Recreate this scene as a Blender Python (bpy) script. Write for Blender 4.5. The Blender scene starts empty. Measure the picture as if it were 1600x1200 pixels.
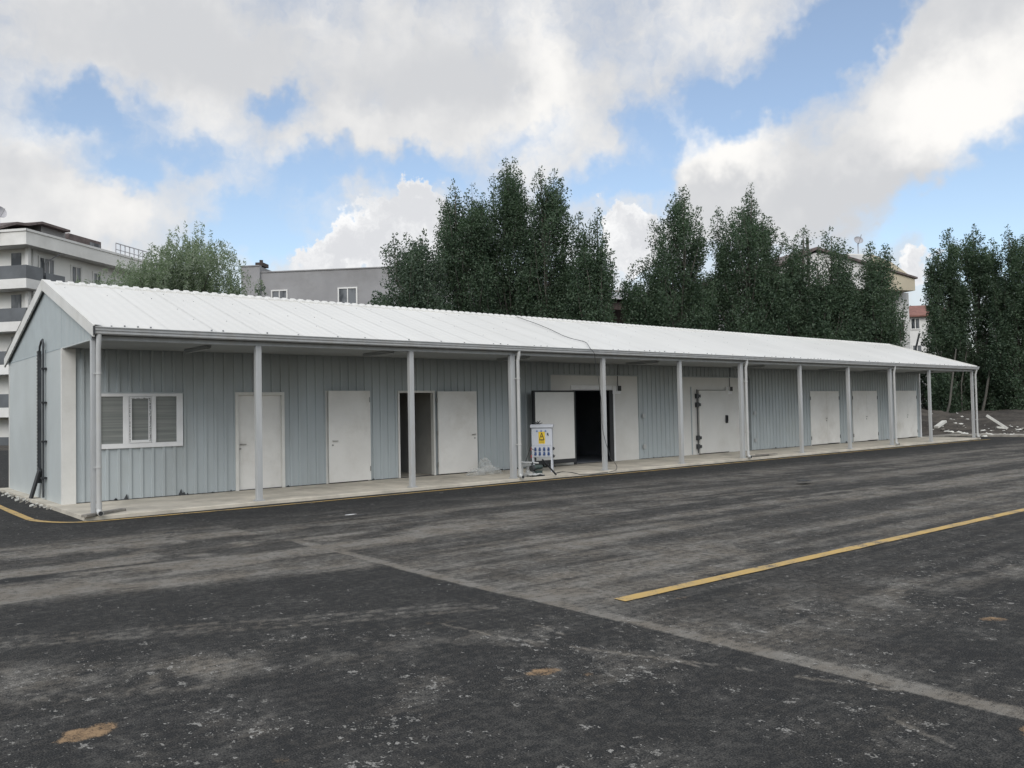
import bpy, bmesh, math, random
import numpy as np
from mathutils import Vector, Matrix
random.seed(7); rng = np.random.default_rng(7)
R = math.radians
scene = bpy.context.scene
COL = scene.collection

# ------------------------------------------------------------------ camera
FPX, W0, H0 = 1309.937, 1600.0, 1200.0
CAM = Vector((0.89949, -15.60683, 1.64904))
YAW, PITCH, ROLL = R(40.12935), R(1.80630), R(-1.12923)
FWD = Vector((math.sin(YAW)*math.cos(PITCH), math.cos(YAW)*math.cos(PITCH), math.sin(PITCH)))
_r = Vector((math.cos(YAW), -math.sin(YAW), 0)); _u = _r.cross(FWD)
RGT = math.cos(ROLL)*_r + math.sin(ROLL)*_u
UPV = -math.sin(ROLL)*_r + math.cos(ROLL)*_u
cd = bpy.data.cameras.new('camera'); cam = bpy.data.objects.new('camera', cd); COL.objects.link(cam)
cd.sensor_width = 36; cd.lens = FPX/W0*36; cd.clip_end = 3000; cd.clip_start = .05
m = Matrix((RGT, UPV, -FWD)).transposed().to_4x4(); m.translation = CAM
cam.matrix_world = m
scene.camera = cam

def ray(px, py): return FWD + RGT*((px-800)/FPX) - UPV*((py-600)/FPX)
def on(px, py, ax, v):
    d = ray(px, py); return CAM + d*((v-CAM[ax])/d[ax])
def dep(px, py, t): return CAM + ray(px, py)*t

# ------------------------------------------------------------------ render / colour
scene.render.resolution_x, scene.render.resolution_y = 1024, 768
scene.view_settings.view_transform = 'Standard'; scene.view_settings.look = 'None'
scene.view_settings.exposure = .16; scene.view_settings.gamma = 1
scene.cycles.max_bounces = 6; scene.cycles.diffuse_bounces = 2; scene.cycles.transparent_max_bounces = 8
scene.cycles.transmission_bounces = 4; scene.cycles.caustics_reflective = False; scene.cycles.caustics_refractive = False

# ------------------------------------------------------------------ node helpers
class NT:
    def __init__(s, tree): s.t = tree; s.n = tree.nodes; s.l = tree.links
    def new(s, typ, **kw):
        n = s.n.new(typ)
        for k, v in kw.items(): setattr(n, k, v)
        return n
    def link(s, a, b): s.l.new(a, b)
    def setin(s, n, i, v):
        if isinstance(v, bpy.types.NodeSocket): s.l.new(v, n.inputs[i])
        elif v is not None: n.inputs[i].default_value = v
    def math(s, op, a, b=None, c=None, clamp=False):
        n = s.new('ShaderNodeMath', operation=op, use_clamp=clamp)
        s.setin(n, 0, a)
        if b is not None: s.setin(n, 1, b)
        if c is not None: s.setin(n, 2, c)
        return n.outputs[0]
    def vmath(s, op, a, b=None, scale=None):
        n = s.new('ShaderNodeVectorMath', operation=op)
        s.setin(n, 0, a)
        if b is not None: s.setin(n, 1, b)
        if scale is not None: s.setin(n, 3, scale)
        return n.outputs[1] if op in ('LENGTH', 'DISTANCE', 'DOT_PRODUCT') else n.outputs[0]
    def mr(s, v, a, b, c=0., d=1., smooth=True):
        n = s.new('ShaderNodeMapRange', interpolation_type='SMOOTHSTEP' if smooth else 'LINEAR')
        for i, x in enumerate((v, a, b, c, d)): s.setin(n, i, x)
        return n.outputs[0]
    def mix(s, f, a, b, blend='MIX'):
        n = s.new('ShaderNodeMix', data_type='RGBA', blend_type=blend)
        s.setin(n, 0, f)
        for i, x in ((6, a), (7, b)):
            if isinstance(x, (tuple, list)) and len(x) == 3: x = (*x, 1)
            s.setin(n, i, x)
        return n.outputs[2]
    def noise(s, vec, scale, detail=4, rough=.55, dist=0., out=0, dim='3D'):
        n = s.new('ShaderNodeTexNoise', noise_dimensions=dim)
        if vec is not None: s.l.new(vec, n.inputs['Vector'])
        n.inputs['Scale'].default_value = scale; n.inputs['Detail'].default_value = detail
        n.inputs['Roughness'].default_value = rough; n.inputs['Distortion'].default_value = dist
        return n.outputs[out]
    def mapping(s, vec, loc=(0,0,0), rot=(0,0,0), sc=(1,1,1), typ='POINT'):
        n = s.new('ShaderNodeMapping', vector_type=typ); s.l.new(vec, n.inputs[0])
        n.inputs['Location'].default_value = loc; n.inputs['Rotation'].default_value = rot; n.inputs['Scale'].default_value = sc
        return n.outputs[0]
    def xyz(s, x, y, z=0.):
        n = s.new('ShaderNodeCombineXYZ'); s.setin(n, 0, x); s.setin(n, 1, y); s.setin(n, 2, z); return n.outputs[0]
    def sep(s, v):
        n = s.new('ShaderNodeSeparateXYZ'); s.l.new(v, n.inputs[0]); return n.outputs

MATS = {}
def mat(name, col, rough=.6, metal=0., var=.12, vscale=3., bump=0., bscale=80., dirt=None, dirt_amt=.0, stretch=(1,1,1), spec=.5, col2=None):
    """principled paint / metal / masonry with two scales of tonal noise, optional dirt colour and bump"""
    m = bpy.data.materials.new(name); m.use_nodes = True; k = NT(m.node_tree)
    b = k.n['Principled BSDF']
    tc = k.new('ShaderNodeTexCoord').outputs['Object']
    v = k.mapping(tc, sc=stretch)
    n1 = k.noise(v, vscale, 5, .6)
    f = k.mr(n1, .3, .7, 1-var, 1+var)
    base = k.mix(1., (*col, 1), k.xyz(f, f, f), 'MULTIPLY')
    if col2 is not None:
        base = k.mix(k.mr(k.noise(v, vscale*2.7, 4), .45, .62), base, col2)
    if dirt is not None:
        n2 = k.noise(v, vscale*.6, 8, .7)
        base = k.mix(k.math('MULTIPLY', k.mr(n2, .45, .75), dirt_amt), base, dirt)
    k.link(base, b.inputs['Base Color'])
    b.inputs['Roughness'].default_value = rough; b.inputs['Metallic'].default_value = metal
    b.inputs['Specular IOR Level'].default_value = spec
    if bump:
        bn = k.new('ShaderNodeBump'); bn.inputs['Strength'].default_value = bump; bn.inputs['Distance'].default_value = .01
        k.link(k.noise(tc, bscale, 3), bn.inputs['Height']); k.link(bn.outputs[0], b.inputs['Normal'])
    MATS[name] = m
    return m

# ------------------------------------------------------------------ object helpers
def tag(o, label=None, cat=None, group=None, kind=None):
    if label: o['label'] = label
    if cat: o['category'] = cat
    if group: o['group'] = group
    if kind: o['kind'] = kind
    return o
OFF = {}
def empty(name, loc, label, cat, group=None):
    o = bpy.data.objects.new(name, None); COL.objects.link(o); o.location = loc
    o.empty_display_size = .3; OFF[o.name] = Vector(loc)
    return tag(o, label, cat, group)
class MB:
    """collects shapes given in world metres; build() links them as ONE mesh object"""
    def __init__(s): s.v = []; s.f = []; s.mi = []; s.sm = []
    def add(s, vs, fs, mi=0, smooth=False):
        o = len(s.v); s.v += [tuple(x) for x in vs]
        for f in fs: s.f.append(tuple(i+o for i in f)); s.mi.append(mi); s.sm.append(smooth)
        return s
    def box(s, a, b, mi=0):
        x0, y0, z0 = a; x1, y1, z1 = b
        vs = [(x0,y0,z0),(x1,y0,z0),(x1,y1,z0),(x0,y1,z0),(x0,y0,z1),(x1,y0,z1),(x1,y1,z1),(x0,y1,z1)]
        return s.add(vs, [(0,3,2,1),(4,5,6,7),(0,1,5,4),(1,2,6,5),(2,3,7,6),(3,0,4,7)], mi)
    def obox(s, c, ax, ay, az, mi=0):
        """oriented box: centre and three half-axis vectors"""
        c, ax, ay, az = map(Vector, (c, ax, ay, az))
        vs = [c+i*ax+j*ay+k*az for k in (-1,1) for i, j in ((-1,-1),(1,-1),(1,1),(-1,1))]
        return s.add(vs, [(0,3,2,1),(4,5,6,7),(0,1,5,4),(1,2,6,5),(2,3,7,6),(3,0,4,7)], mi)
    def tube(s, pts, r, n=8, mi=0, cap=True, smooth=True):
        pts = [Vector(p) for p in pts]; rs = r if isinstance(r, (list, tuple)) else [r]*len(pts)
        rings = []; ref = None
        for i, p in enumerate(pts):
            t = (pts[min(i+1, len(pts)-1)]-pts[max(i-1, 0)]).normalized()
            if ref is None: ref = t.cross(Vector((0,0,1)) if abs(t.z) < .9 else Vector((1,0,0))).normalized()
            ref = (ref - t*ref.dot(t)).normalized(); q = t.cross(ref)
            rings.append([p+(ref*math.cos(2*math.pi*j/n)+q*math.sin(2*math.pi*j/n))*rs[i] for j in range(n)])
        vs = [v for g in rings for v in g]; fs = []
        for i in range(len(pts)-1):
            for j in range(n):
                a, b = i*n+j, i*n+(j+1) % n; fs.append((a, b, b+n, a+n))
        s.add(vs, fs, mi, smooth)
        if cap: s.add(rings[0], [tuple(range(n))[::-1]], mi); s.add(rings[-1], [tuple(range(n))], mi)
        return s
    def prism(s, poly, d, mi=0):
        """poly: planar 3D polygon, extruded by vector d"""
        poly = [Vector(p) for p in poly]; d = Vector(d); n = len(poly)
        fs = [tuple(range(n))[::-1], tuple(range(n, 2*n))]+[(i, (i+1) % n, (i+1) % n+n, i+n) for i in range(n)]
        return s.add(poly+[p+d for p in poly], fs, mi)
    def build(s, name, mats, parent=None, bevel=0., **tags):
        if not isinstance(mats, (list, tuple)): mats = [mats]
        off = OFF.get(parent.name, Vector((0,0,0))) if parent else Vector((0,0,0))
        me = bpy.data.meshes.new(name)
        me.from_pydata([(x-off.x, y-off.y, z-off.z) for x, y, z in s.v], [], s.f)
        for q in mats: me.materials.append(q)
        me.polygons.foreach_set('material_index', s.mi); me.polygons.foreach_set('use_smooth', s.sm)
        me.update()
        o = bpy.data.objects.new(name, me); COL.objects.link(o)
        if parent: o.parent = parent; OFF[o.name] = off
        if bevel:
            bv = o.modifiers.new('bevel', 'BEVEL'); bv.width = bevel; bv.segments = 2; bv.limit_method = 'ANGLE'
        if tags: tag(o, **tags)
        return o
def npmesh(name, V, F, mats, parent=None, smooth=False, mi=None):
    """fast mesh from numpy: V (n,3), F (m,4)"""
    off = OFF.get(parent.name, Vector((0,0,0))) if parent else Vector((0,0,0))
    V = V-np.array(off)
    me = bpy.data.meshes.new(name); m, q = F.shape
    me.vertices.add(len(V)); me.vertices.foreach_set('co', V.astype(np.float32).ravel())
    me.loops.add(m*q); me.loops.foreach_set('vertex_index', F.astype(np.int32).ravel())
    me.polygons.add(m); me.polygons.foreach_set('loop_start', np.arange(0, m*q, q, dtype=np.int32))
    me.polygons.foreach_set('loop_total', np.full(m, q, dtype=np.int32))
    if smooth: me.polygons.foreach_set('use_smooth', np.ones(m, dtype=bool))
    for x in (mats if isinstance(mats, (list, tuple)) else [mats]): me.materials.append(x)
    if mi is not None: me.polygons.foreach_set('material_index', mi.astype(np.int32))
    me.update(calc_edges=True); me.validate()
    o = bpy.data.objects.new(name, me); COL.objects.link(o)
    if parent: o.parent = parent
    return o

# value noise in numpy (for stains and terrain)
_T = rng.random((512, 512))
def vnoise(x, y):
    xi = np.floor(x).astype(int); yi = np.floor(y).astype(int); fx = x-xi; fy = y-yi
    fx = fx*fx*(3-2*fx); fy = fy*fy*(3-2*fy)
    g = lambda a, b: _T[a % 512, b % 512]
    return (g(xi, yi)*(1-fx)+g(xi+1, yi)*fx)*(1-fy)+(g(xi, yi+1)*(1-fx)+g(xi+1, yi+1)*fx)*fy
def fbm(x, y, o=4):
    s = 0; a = .5; t = 0
    for i in range(o): s = s+a*vnoise(x*2**i+17*i, y*2**i+31*i); t += a; a *= .5
    return s/t

# ------------------------------------------------------------------ world
SUN_AZ, SUN_EL = 228., 38.     # azimuth measured from +y towards +x
world = bpy.data.worlds.new('World'); scene.world = world; world.use_nodes = True
k = NT(world.node_tree); k.n.clear()
out = k.new('ShaderNodeOutputWorld'); bg = k.new('ShaderNodeBackground'); k.link(bg.outputs[0], out.inputs[0])
sky = k.new('ShaderNodeTexSky', sky_type='NISHITA'); sky.sun_disc = False
sky.sun_elevation = R(SUN_EL); sky.sun_rotation = R(SUN_AZ); sky.altitude = 50; sky.air_density = 1.; sky.dust_density = .6; sky.ozone_density = 1.6
g = k.new('ShaderNodeTexCoord').outputs['Generated']
sx, sy, sz = k.sep(g)
az = k.math('MULTIPLY', k.math('ARCTAN2', sx, sy), 180/math.pi)
el = k.math('MULTIPLY', k.math('ARCSINE', sz), 180/math.pi)
P0 = k.xyz(az, el, 0.)
# domain warp so that every cloud edge billows
N2 = lambda v, sc, det, ro=.6, out=0: k.noise(v, sc, det, ro, out=out, dim='2D')
wv = k.vmath('SCALE', k.vmath('SUBTRACT', N2(P0, .10, 4, .55, 1), (.5, .5, .5)), scale=11.)
wv2 = k.vmath('SCALE', k.vmath('SUBTRACT', N2(P0, .5, 3, .6, 1), (.5, .5, .5)), scale=2.8)
P = k.vmath('ADD', P0, k.vmath('ADD', k.vmath('SCALE', wv, scale=.45), wv2))
DEG = 22.9   # photo pixels per degree near the picture centre
def sky_c(px, py):
    d = ray(px, py).normalized(); return math.degrees(math.atan2(d.x, d.y)), math.degrees(math.asin(d.z))
def blobs(lst, vec):
    rots = {}
    acc = None
    for px, py, rx, ry, rot, w in lst:
        a, e = sky_c(px, py); c, s_ = math.cos(R(rot)), math.sin(R(rot))
        if rot == 0: v = vec
        else:
            if rot not in rots: rots[rot] = k.xyz(k.vmath('DOT_PRODUCT', vec, (c, s_, 0)), k.vmath('DOT_PRODUCT', vec, (-s_, c, 0)), 0.)
            v = rots[rot]
        a, e = a*c+e*s_, -a*s_+e*c
        n = k.new('ShaderNodeVectorMath', operation='MULTIPLY_ADD'); k.link(v, n.inputs[0]); n.inputs[1].default_value = (DEG/rx, DEG/ry, 0); n.inputs[2].default_value = (-a*DEG/rx, -e*DEG/ry, 0)
        v = k.mr(k.vmath('LENGTH', n.outputs[0]), 0., 1., w, 0.)
        acc = v if acc is None else k.math('ADD', acc, v)
    return acc
SKY_HOLES = [(310,240,110,42,0,.65),(400,320,70,40,0,.45),(820,215,60,40,0,.4),(165,170,150,80,0,1.),(435,155,75,55,0,.9),(520,270,220,62,0,.9),(690,265,150,65,0,.85),(930,75,60,40,0,.3),(200,268,130,48,0,.8),
 (470,345,170,95,0,.75),(400,398,130,60,0,1.),(1320,30,130,85,25,1.),(1225,105,170,70,25,1.05),(1100,175,120,75,25,1.),
 (1000,235,60,100,0,.9),(945,305,120,50,0,.9),(1025,330,35,50,0,.6),(1575,275,110,90,25,1.),(1500,345,210,70,0,1.1),(1560,410,120,70,0,.9)]
SKY_SOLID = [(1150,270,150,110,0,.8),(1120,330,130,70,0,.5),(200,40,480,110,0,.45),(700,110,300,130,0,.45),(1300,290,250,100,0,.7),(1480,130,250,130,25,.75),(60,270,150,130,0,.4),(150,350,190,90,0,.5),(1560,40,220,90,0,.4),(620,200,160,45,0,.3)]
n_lo = N2(P0, .085, 5, .55); n_hi = N2(k.vmath('ADD', P0, wv2), .30, 5, .6)
cov = k.math('ADD', k.math('SUBTRACT', blobs(SKY_SOLID, P), blobs(SKY_HOLES, P)), .50)
cov = k.math('ADD', cov, k.math('ADD', k.mr(n_lo, .2, .8, -.32, .32, False), k.mr(n_hi, .2, .8, -.26, .26, False)))
alpha = k.mr(cov, -.30, .85)
# brightness of the stratocumulus: light where thin or facing the sun, grey beneath
n_lo2 = N2(k.vmath('ADD', P0, (-1.6, -2.2, 0)), .085, 5, .55)
relief = k.math('ADD', k.math('MULTIPLY', k.math('SUBTRACT', n_lo2, n_lo), 1.0), k.math('MULTIPLY', k.math('SUBTRACT', .5, n_hi), .22))
BRIGHT = [(1510,150,220,120,25,.40),(1110,225,150,75,0,.55),(150,345,170,95,0,.26),(60,205,110,60,0,.20),(850,130,90,160,0,.26),(560,195,130,60,0,.12),(1060,70,170,80,0,.10)]
DARK = [(240,65,320,85,0,.22),(690,110,220,80,0,.14),(1290,300,270,80,0,.22),(1500,20,240,90,0,.12),(1420,355,210,65,0,.14)]
lum = k.math('ADD', k.math('SUBTRACT', blobs(BRIGHT, P), blobs(DARK, P)), .60)
lum = k.math('ADD', lum, k.math('MULTIPLY', relief, -.62))
ccol = k.mix(k.mr(lum, .40, 1.0), (.585, .595, .615), (.90, .885, .86))
blue = k.mix(1., k.vmath('SCALE', sky.outputs[0], scale=.145), (1.06, 1.02, .98), 'MULTIPLY')
blue = k.mix(.13, blue, (.62, .66, .72))
skyc = k.mix(alpha, blue, ccol)
# crisp white cumulus heads low over the roof
CUM = [(600,360,140,85,25,1.),(660,325,65,55,0,.9),(520,400,100,50,25,.9),(690,400,120,80,0,.9),(975,350,66,54,0,1.),(990,400,62,60,0,.9),(1425,425,52,50,0,.8)]
bc = k.vmath('ADD', P0, k.vmath('SCALE', k.vmath('SUBTRACT', N2(P0, .42, 5, .62, 1), (.5,.5,.5)), scale=4.6))
cc = blobs(CUM, bc)
ca = k.mr(cc, .22, .46)
cl = k.mr(k.math('ADD', k.math('MULTIPLY', cc, .30), k.math('SUBTRACT', N2(bc, .30, 5, .6), .5)), -.18, .40)
skyc = k.mix(ca, skyc, k.mix(cl, (.95, .95, .945), (.66, .67, .695)))
# the rest of the sky, behind and above the photographer: plain broken cloud, brighter round the veiled sun
fdot = k.vmath('DOT_PRODUCT', g, (math.sin(YAW), math.cos(YAW), 0))
back = k.mr(fdot, -.15, .35, 1., 0.)
low = k.mr(el, 6., 20., 1., 0.)
nb_ = k.noise(k.vmath('DIVIDE', g, k.xyz(k.math('ADD', k.math('MAXIMUM', sz, 0.), .18), k.math('ADD', k.math('MAXIMUM', sz, 0.), .18), 1.)), 1.1, 4, .6)
rest = k.mix(k.mr(nb_, .36, .58), blue, k.mix(k.mr(nb_, .45, .75), (.78, .77, .745), (.56, .57, .59)))
rest = k.vmath('SCALE', rest, scale=k.math('ADD', 1., k.math('MULTIPLY', back, .45)))
rest = k.mix(k.math('MULTIPLY', back, k.math('MULTIPLY', low, .45)), rest, (.10, .105, .10))  # unseen low sky band darkened, added to deepen shade under the porch
k.link(skyc, bg.inputs[0]); bg.inputs[1].default_value = 1.0
bg2 = k.new('ShaderNodeBackground'); k.link(rest, bg2.inputs[0])
ms = k.new('ShaderNodeMixShader'); cone = k.mr(k.vmath('DOT_PRODUCT', g, tuple(FWD)), .70, .76)
k.link(cone, ms.inputs[0]); k.link(bg2.outputs[0], ms.inputs[1]); k.link(bg.outputs[0], ms.inputs[2]); k.link(ms.outputs[0], out.inputs[0])
world.cycles.sampling_method = 'MANUAL'; world.cycles.sample_map_resolution = 256

sd = bpy.data.lights.new('sun', 'SUN'); sun = bpy.data.objects.new('sun', sd); COL.objects.link(sun)
sd.energy = 1.5; sd.angle = R(40); sd.color = (1., .95, .88)
sdir = Vector((math.sin(R(SUN_AZ))*math.cos(R(SUN_EL)), math.cos(R(SUN_AZ))*math.cos(R(SUN_EL)), math.sin(R(SUN_EL))))
sun.rotation_euler = sdir.to_track_quat('Z', 'Y').to_euler()

# ------------------------------------------------------------------ materials
M_wall = mat('ribbed_steel_grey_blue', (.385, .428, .445), .5, 0, .07, 1.2, dirt=(.30,.31,.29), dirt_amt=.35, stretch=(1,1,.35), bump=.03)
M_gable = mat('flat_panel_grey_blue', (.46, .50, .50), .5, 0, .05, .8, dirt=(.36,.38,.36), dirt_amt=.3, bump=.04, bscale=140)
M_trim = mat('cream_trim', (.66, .66, .63), .5, 0, .05, 2, dirt=(.42,.40,.35), dirt_amt=.35)
M_white = mat('white_paint', (.74, .75, .76), .45, 0, .05, 2, dirt=(.40,.38,.33), dirt_amt=.25)
M_post = mat('post_paint', (.41, .425, .43), .4, 0, .08, 3, dirt=(.36,.34,.30), dirt_amt=.5, stretch=(2,2,.4))
M_pipe = mat('plastic_pipe', (.47, .48, .475), .35, 0, .05, 2, dirt=(.4,.38,.33), dirt_amt=.4)
M_door = mat('door_skin', (.72, .715, .69), .45, 0, .05, 1.1, dirt=(.40,.37,.31), dirt_amt=.45, bump=.03, bscale=30)
M_cold = mat('cold_room_panel', (.62, .62, .60), .4, 0, .04, .9, dirt=(.40,.38,.33), dirt_amt=.3)
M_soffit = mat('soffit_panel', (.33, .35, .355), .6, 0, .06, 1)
M_black = mat('black_rubber', (.018, .02, .023), .6, 0, .1, 5)
M_dark = mat('dark_metal', (.05, .055, .06), .45, .3, .2, 8)
M_steel = mat('brushed_steel', (.32, .32, .31), .35, .9, .1, 8)
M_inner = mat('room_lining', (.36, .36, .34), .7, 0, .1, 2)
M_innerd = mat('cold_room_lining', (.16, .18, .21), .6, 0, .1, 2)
M_conc = mat('walkway_concrete', (.50, .465, .39), .85, 0, .16, 1.6, bump=.35, bscale=60, dirt=(.20,.185,.16), dirt_amt=.6)
M_concd = mat('weathered_concrete', (.30, .285, .25), .9, 0, .25, 2.5, bump=.5, bscale=30, dirt=(.12,.11,.09), dirt_amt=.6)
M_wood = mat('grey_wood', (.20, .19, .17), .85, 0, .3, 4, stretch=(.3,3,3), bump=.3, bscale=20)
M_sand = mat('orange_sand', (.42, .28, .14), .95, 0, .25, 9, bump=.8, bscale=45)
M_plast = None

# roof: white trapezoidal sheet with faint soiling
M_roof = mat('white_roof_sheet', (.655, .655, .63), .5, 0, .035, .5, dirt=(.55,.555,.53), dirt_amt=.45, stretch=(1,.25,1))
# ------------------------------------------------------------------ asphalt with stains
def seg(x, y, a, b):
    ax, ay = a; bx, by = b; dx, dy = bx-ax, by-ay
    t = np.clip(((x-ax)*dx+(y-ay)*dy)/(dx*dx+dy*dy), 0, 1)
    return np.hypot(x-ax-t*dx, y-ay-t*dy), t
def sm(v, a, b):
    t = np.clip((v-a)/(b-a), 0, 1); return t*t*(3-2*t)
def path(x, y, pts, w, soft):
    d = np.full(x.shape, 1e9)
    for a, b in zip(pts[:-1], pts[1:]): d = np.minimum(d, seg(x, y, a, b)[0])
    return 1-sm(d, w, w+soft)
xs_ = np.concatenate([[-60,-30,-12,-5,-2,-.5,.3], np.arange(.9, 9, .03), 9*1.006**np.arange(0, 266), [44.6]])
xs_ = np.unique(np.clip(xs_, -60, 44.6))
ys_ = np.concatenate([[-60,-35,-22,-17,-15.5], np.arange(-14.6, -9, .03), np.arange(-9, 1.2, .05), np.arange(1.3, 12, .4), [20, 40]])
X, Y = np.meshgrid(xs_, ys_); nx, ny = len(xs_), len(ys_)
wob = (fbm(X*1.3, Y*1.3, 4)-.5)
wx = X+wob*.5; wy = Y+(fbm(X*1.1+50, Y*1.1, 4)-.5)*.5
streak = fbm(X*.22+3*wob, (Y+.025*X+.18*np.sin(X*.35))*2.6, 5)
streak2 = fbm(X*.5+9, (Y+.04*X)*7+90, 4)
big = fbm(X*.25+5, Y*.4+8, 4)
S = .62*streak+.38*streak2
left = X < 5.93+.1*wob
yb = -6.15-.2*X+.5*wob*0+.25*(fbm(X*.8, Y*.2+40, 3)-.5)
D = np.zeros_like(X)
# left of the seam: dusty traffic band, dark patch nearer the camera
bandL = sm(Y-yb, -.22, .40)*(1-sm(Y, -3.4, -1.6))
DL = .10+bandL*(.12+.72*sm(S, .36, .66))+.30*bandL*(1-sm(Y-yb, .3, 1.4))
DL += .55*path(wx, Y+.0*X, [(1.8,-4.05),(4.2,-5.5)], .12, .35)*sm(streak2, .3, .6)
DL += .30*path(X, Y, [(1.8,-5.9),(5.6,-7.2)], .10, .25)*sm(streak2, .35, .6)
DL -= .32*path(wx, wy, [(2.2,-4.85),(3.7,-5.9)], .12, .3)
# right of the seam
fall = 1-sm(X, 7.5, 13.)
bandR = (1-sm(Y, -3.6, -1.4))
DR = .07+bandR*(.10+.42*sm(S, .40, .68))+.26*fall*sm(Y, -10.9, -9.4)*(1-sm(Y, -5.2, -3.6))*sm(S+.15, .4, .7)
DR += .26*path(X, Y, [(6.0,-5.0),(9.5,-6.2),(16,-7.2),(30,-8.6)], .25, .7)*sm(S, .33, .6)
DR += .22*path(X, Y, [(8.6,-8.9),(13,-9.3),(19,-9.4),(30,-10.6)], .06, .28)
DR += .22*path(X, Y, [(8.0,-7.9),(12,-7.9),(18,-8.0),(30,-9.0)], .06, .28)
DR += .24*path(X, Y, [(12,-4.6),(18,-5.4),(30,-6.5)], .1, .5)
DR += .20*path(X, Y, [(20,-3.0),(30,-3.6),(43,-4.6)], .1, .5)
DR *= np.where(Y < -10.75, .35, 1.)
DR += .34*path(wx, wy, [(8.0,-11.9),(9.4,-12.1),(11.2,-12.2),(15,-13)], .08, .45)*sm(S, .3, .6)
DR += .40*(1-sm(X-5.93, .0, 1.2))*sm(-Y, 9.4, 10.4)*(1-sm(-Y, 12.2, 13.6))*sm(big+.2, .3, .8)
D = np.where(left, DL, DR)
# the seam itself
wseam = .025+.045*fbm(Y*1.5, Y*0+3, 3)+.02*sm(-Y, 10.6, 13.5)
ds = np.abs(X-(5.98+.025*wob+.03*np.sin(Y*.9)))
D = np.maximum(D, (1-sm(ds, wseam, wseam+np.where(X < 5.95, .03, .12)))*sm(-Y, 4.2, 5.4)*(.80+.3*fbm(X*6, Y*6, 3)))
# twin tyre tracks, thin scratches
for o_ in (0, .16, .30):
    D += .26*path(X, Y, [(1.2,-7.45-o_),(2.6,-8.15-o_),(4.0,-8.9-o_),(5.5,-9.55-o_)], .022, .05)*(.4+.9*(fbm(X*14, Y*14, 2) > .48))
for pts in ([(4.85,-9.95),(4.97,-10.7),(5.05,-11.05)], [(5.37,-10.55),(5.33,-10.9)], [(5.45,-11.8),(5.42,-12.1)], [(5.0,-10.75),(5.55,-12.2),(5.9,-13.2)], [(5.45,-13.35),(5.3,-13.75)]):
    D += .55*path(X+.06*wob, Y+.06*wob, pts, .006, .022)*(fbm(X*9, Y*9, 2) > .42)
# chevron print of a tractor tyre
for i in range(7):
    cx, cy = 1.85+.155*i, -9.66-.085*i
    D += (.22+.10*(i % 3 == 1))*path(X+.03*wob, Y, [(cx, cy+.06),(cx+.11, cy-.10)], .022, .030)*(fbm(X*12, Y*12, 2) > .36)
D += .34*path(wx, wy, [(1.2,-8.75),(2.2,-9.35),(2.9,-9.85)], .14, .45)*sm(fbm(X*4, Y*4, 4), .35, .6)+.22*path(wx, wy, [(2.9,-9.85),(3.9,-10.2),(5.0,-10.5)], .05, .35)*sm(fbm(X*4, Y*4, 4), .4, .6)
D += .08*sm(big, .48, .68)*sm(-Y, 8.5, 9.5)
D += .10*(1-sm(-Y, 9, 15))*0
Cc = .07+.13*sm(-Y, 7.6, 9.4)+.10*sm(-Y, 10.5, 12)
Cc = Cc+.55*path(wx, wy, [(1.9,-9.1),(2.95,-9.66),(3.83,-9.66),(5.5,-10.12)], .06, .28)
Cc = Cc+.60*path(wx, wy, [(2.3,-11.2),(3.4,-11.35),(4.42,-11.37),(5.1,-10.9)], .12, .38)
Cc = Cc+.55*(1-sm(np.hypot(wx-4.9, (wy+11.6)*1.2), .3, 1.1))+.5*(1-sm(np.hypot(wx-6.9, (wy+11.6)*1.2), .3, 1.1))
Cc = Cc+.30*path(wx, wy, [(5.2,-13.2),(5.5,-14.2)], .1, .5)+.35*path(wx, wy, [(7.6,-11.9),(11,-12.2)], .1, .5)
Cc = Cc*(.15+1.9*sm(fbm(X*1.8, Y*1.8+77, 4), .34, .66))
D += .20*np.clip(Cc-.3, 0, 1)*sm(fbm(X*6, Y*6, 4), .42, .62)
S1 = np.zeros_like(X)
for cx, cy, rx, ry, rot, a in ((2.07,-10.52,.13,.085,-42,.95),(2.16,-10.50,.07,.08,0,.9),(2.00,-10.58,.08,.05,-42,.85),(4.61,-11.46,.11,.08,-30,.85),(4.78,-11.70,.07,.04,-30,.5),(8.07,-12.92,.10,.06,-30,.7),(5.80,-13.98,.12,.09,0,.7),(6.95,-10.75,.12,.05,0,.35),(2.72,-11.62,.06,.05,0,.3),(4.85,-9.93,.16,.06,-30,.25)):
    c, s_ = math.cos(R(rot)), math.sin(R(rot)); u = (X-cx)*c+(Y-cy)*s_; v = -(X-cx)*s_+(Y-cy)*c
    S1 = np.maximum(S1, a*(1-sm(np.hypot(u/rx, v/ry)+1.1*(fbm(X*9, Y*9, 4)-.5), .55, 1.35)))
Wt = np.zeros_like(X)
for cx, cy, rx, ry, a in ((3.35,-3.53,.28,.16,.8),(3.1,-5.95,.16,.06,.7),(2.75,-5.75,.1,.05,.6),(4.9,-5.4,.25,.08,.4),(4.9,-2.1,.3,.12,.25)):
    Wt = np.maximum(Wt, a*(1-sm(np.hypot((wx-cx)/rx, (wy-cy)/ry), .5, 1.3)))
D = np.clip(D+Wt*.5, 0, 1); Cc = np.clip(Cc, 0, 1)
V = np.stack([X.ravel(), Y.ravel(), np.full(X.size, -.07)+.004*(fbm(X*.6, Y*.6, 3).ravel()-.5)], 1)
i, j = np.meshgrid(np.arange(nx-1), np.arange(ny-1)); a = (j*nx+i).ravel()
F = np.stack([a, a+1, a+nx+1, a+nx], 1)

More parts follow.
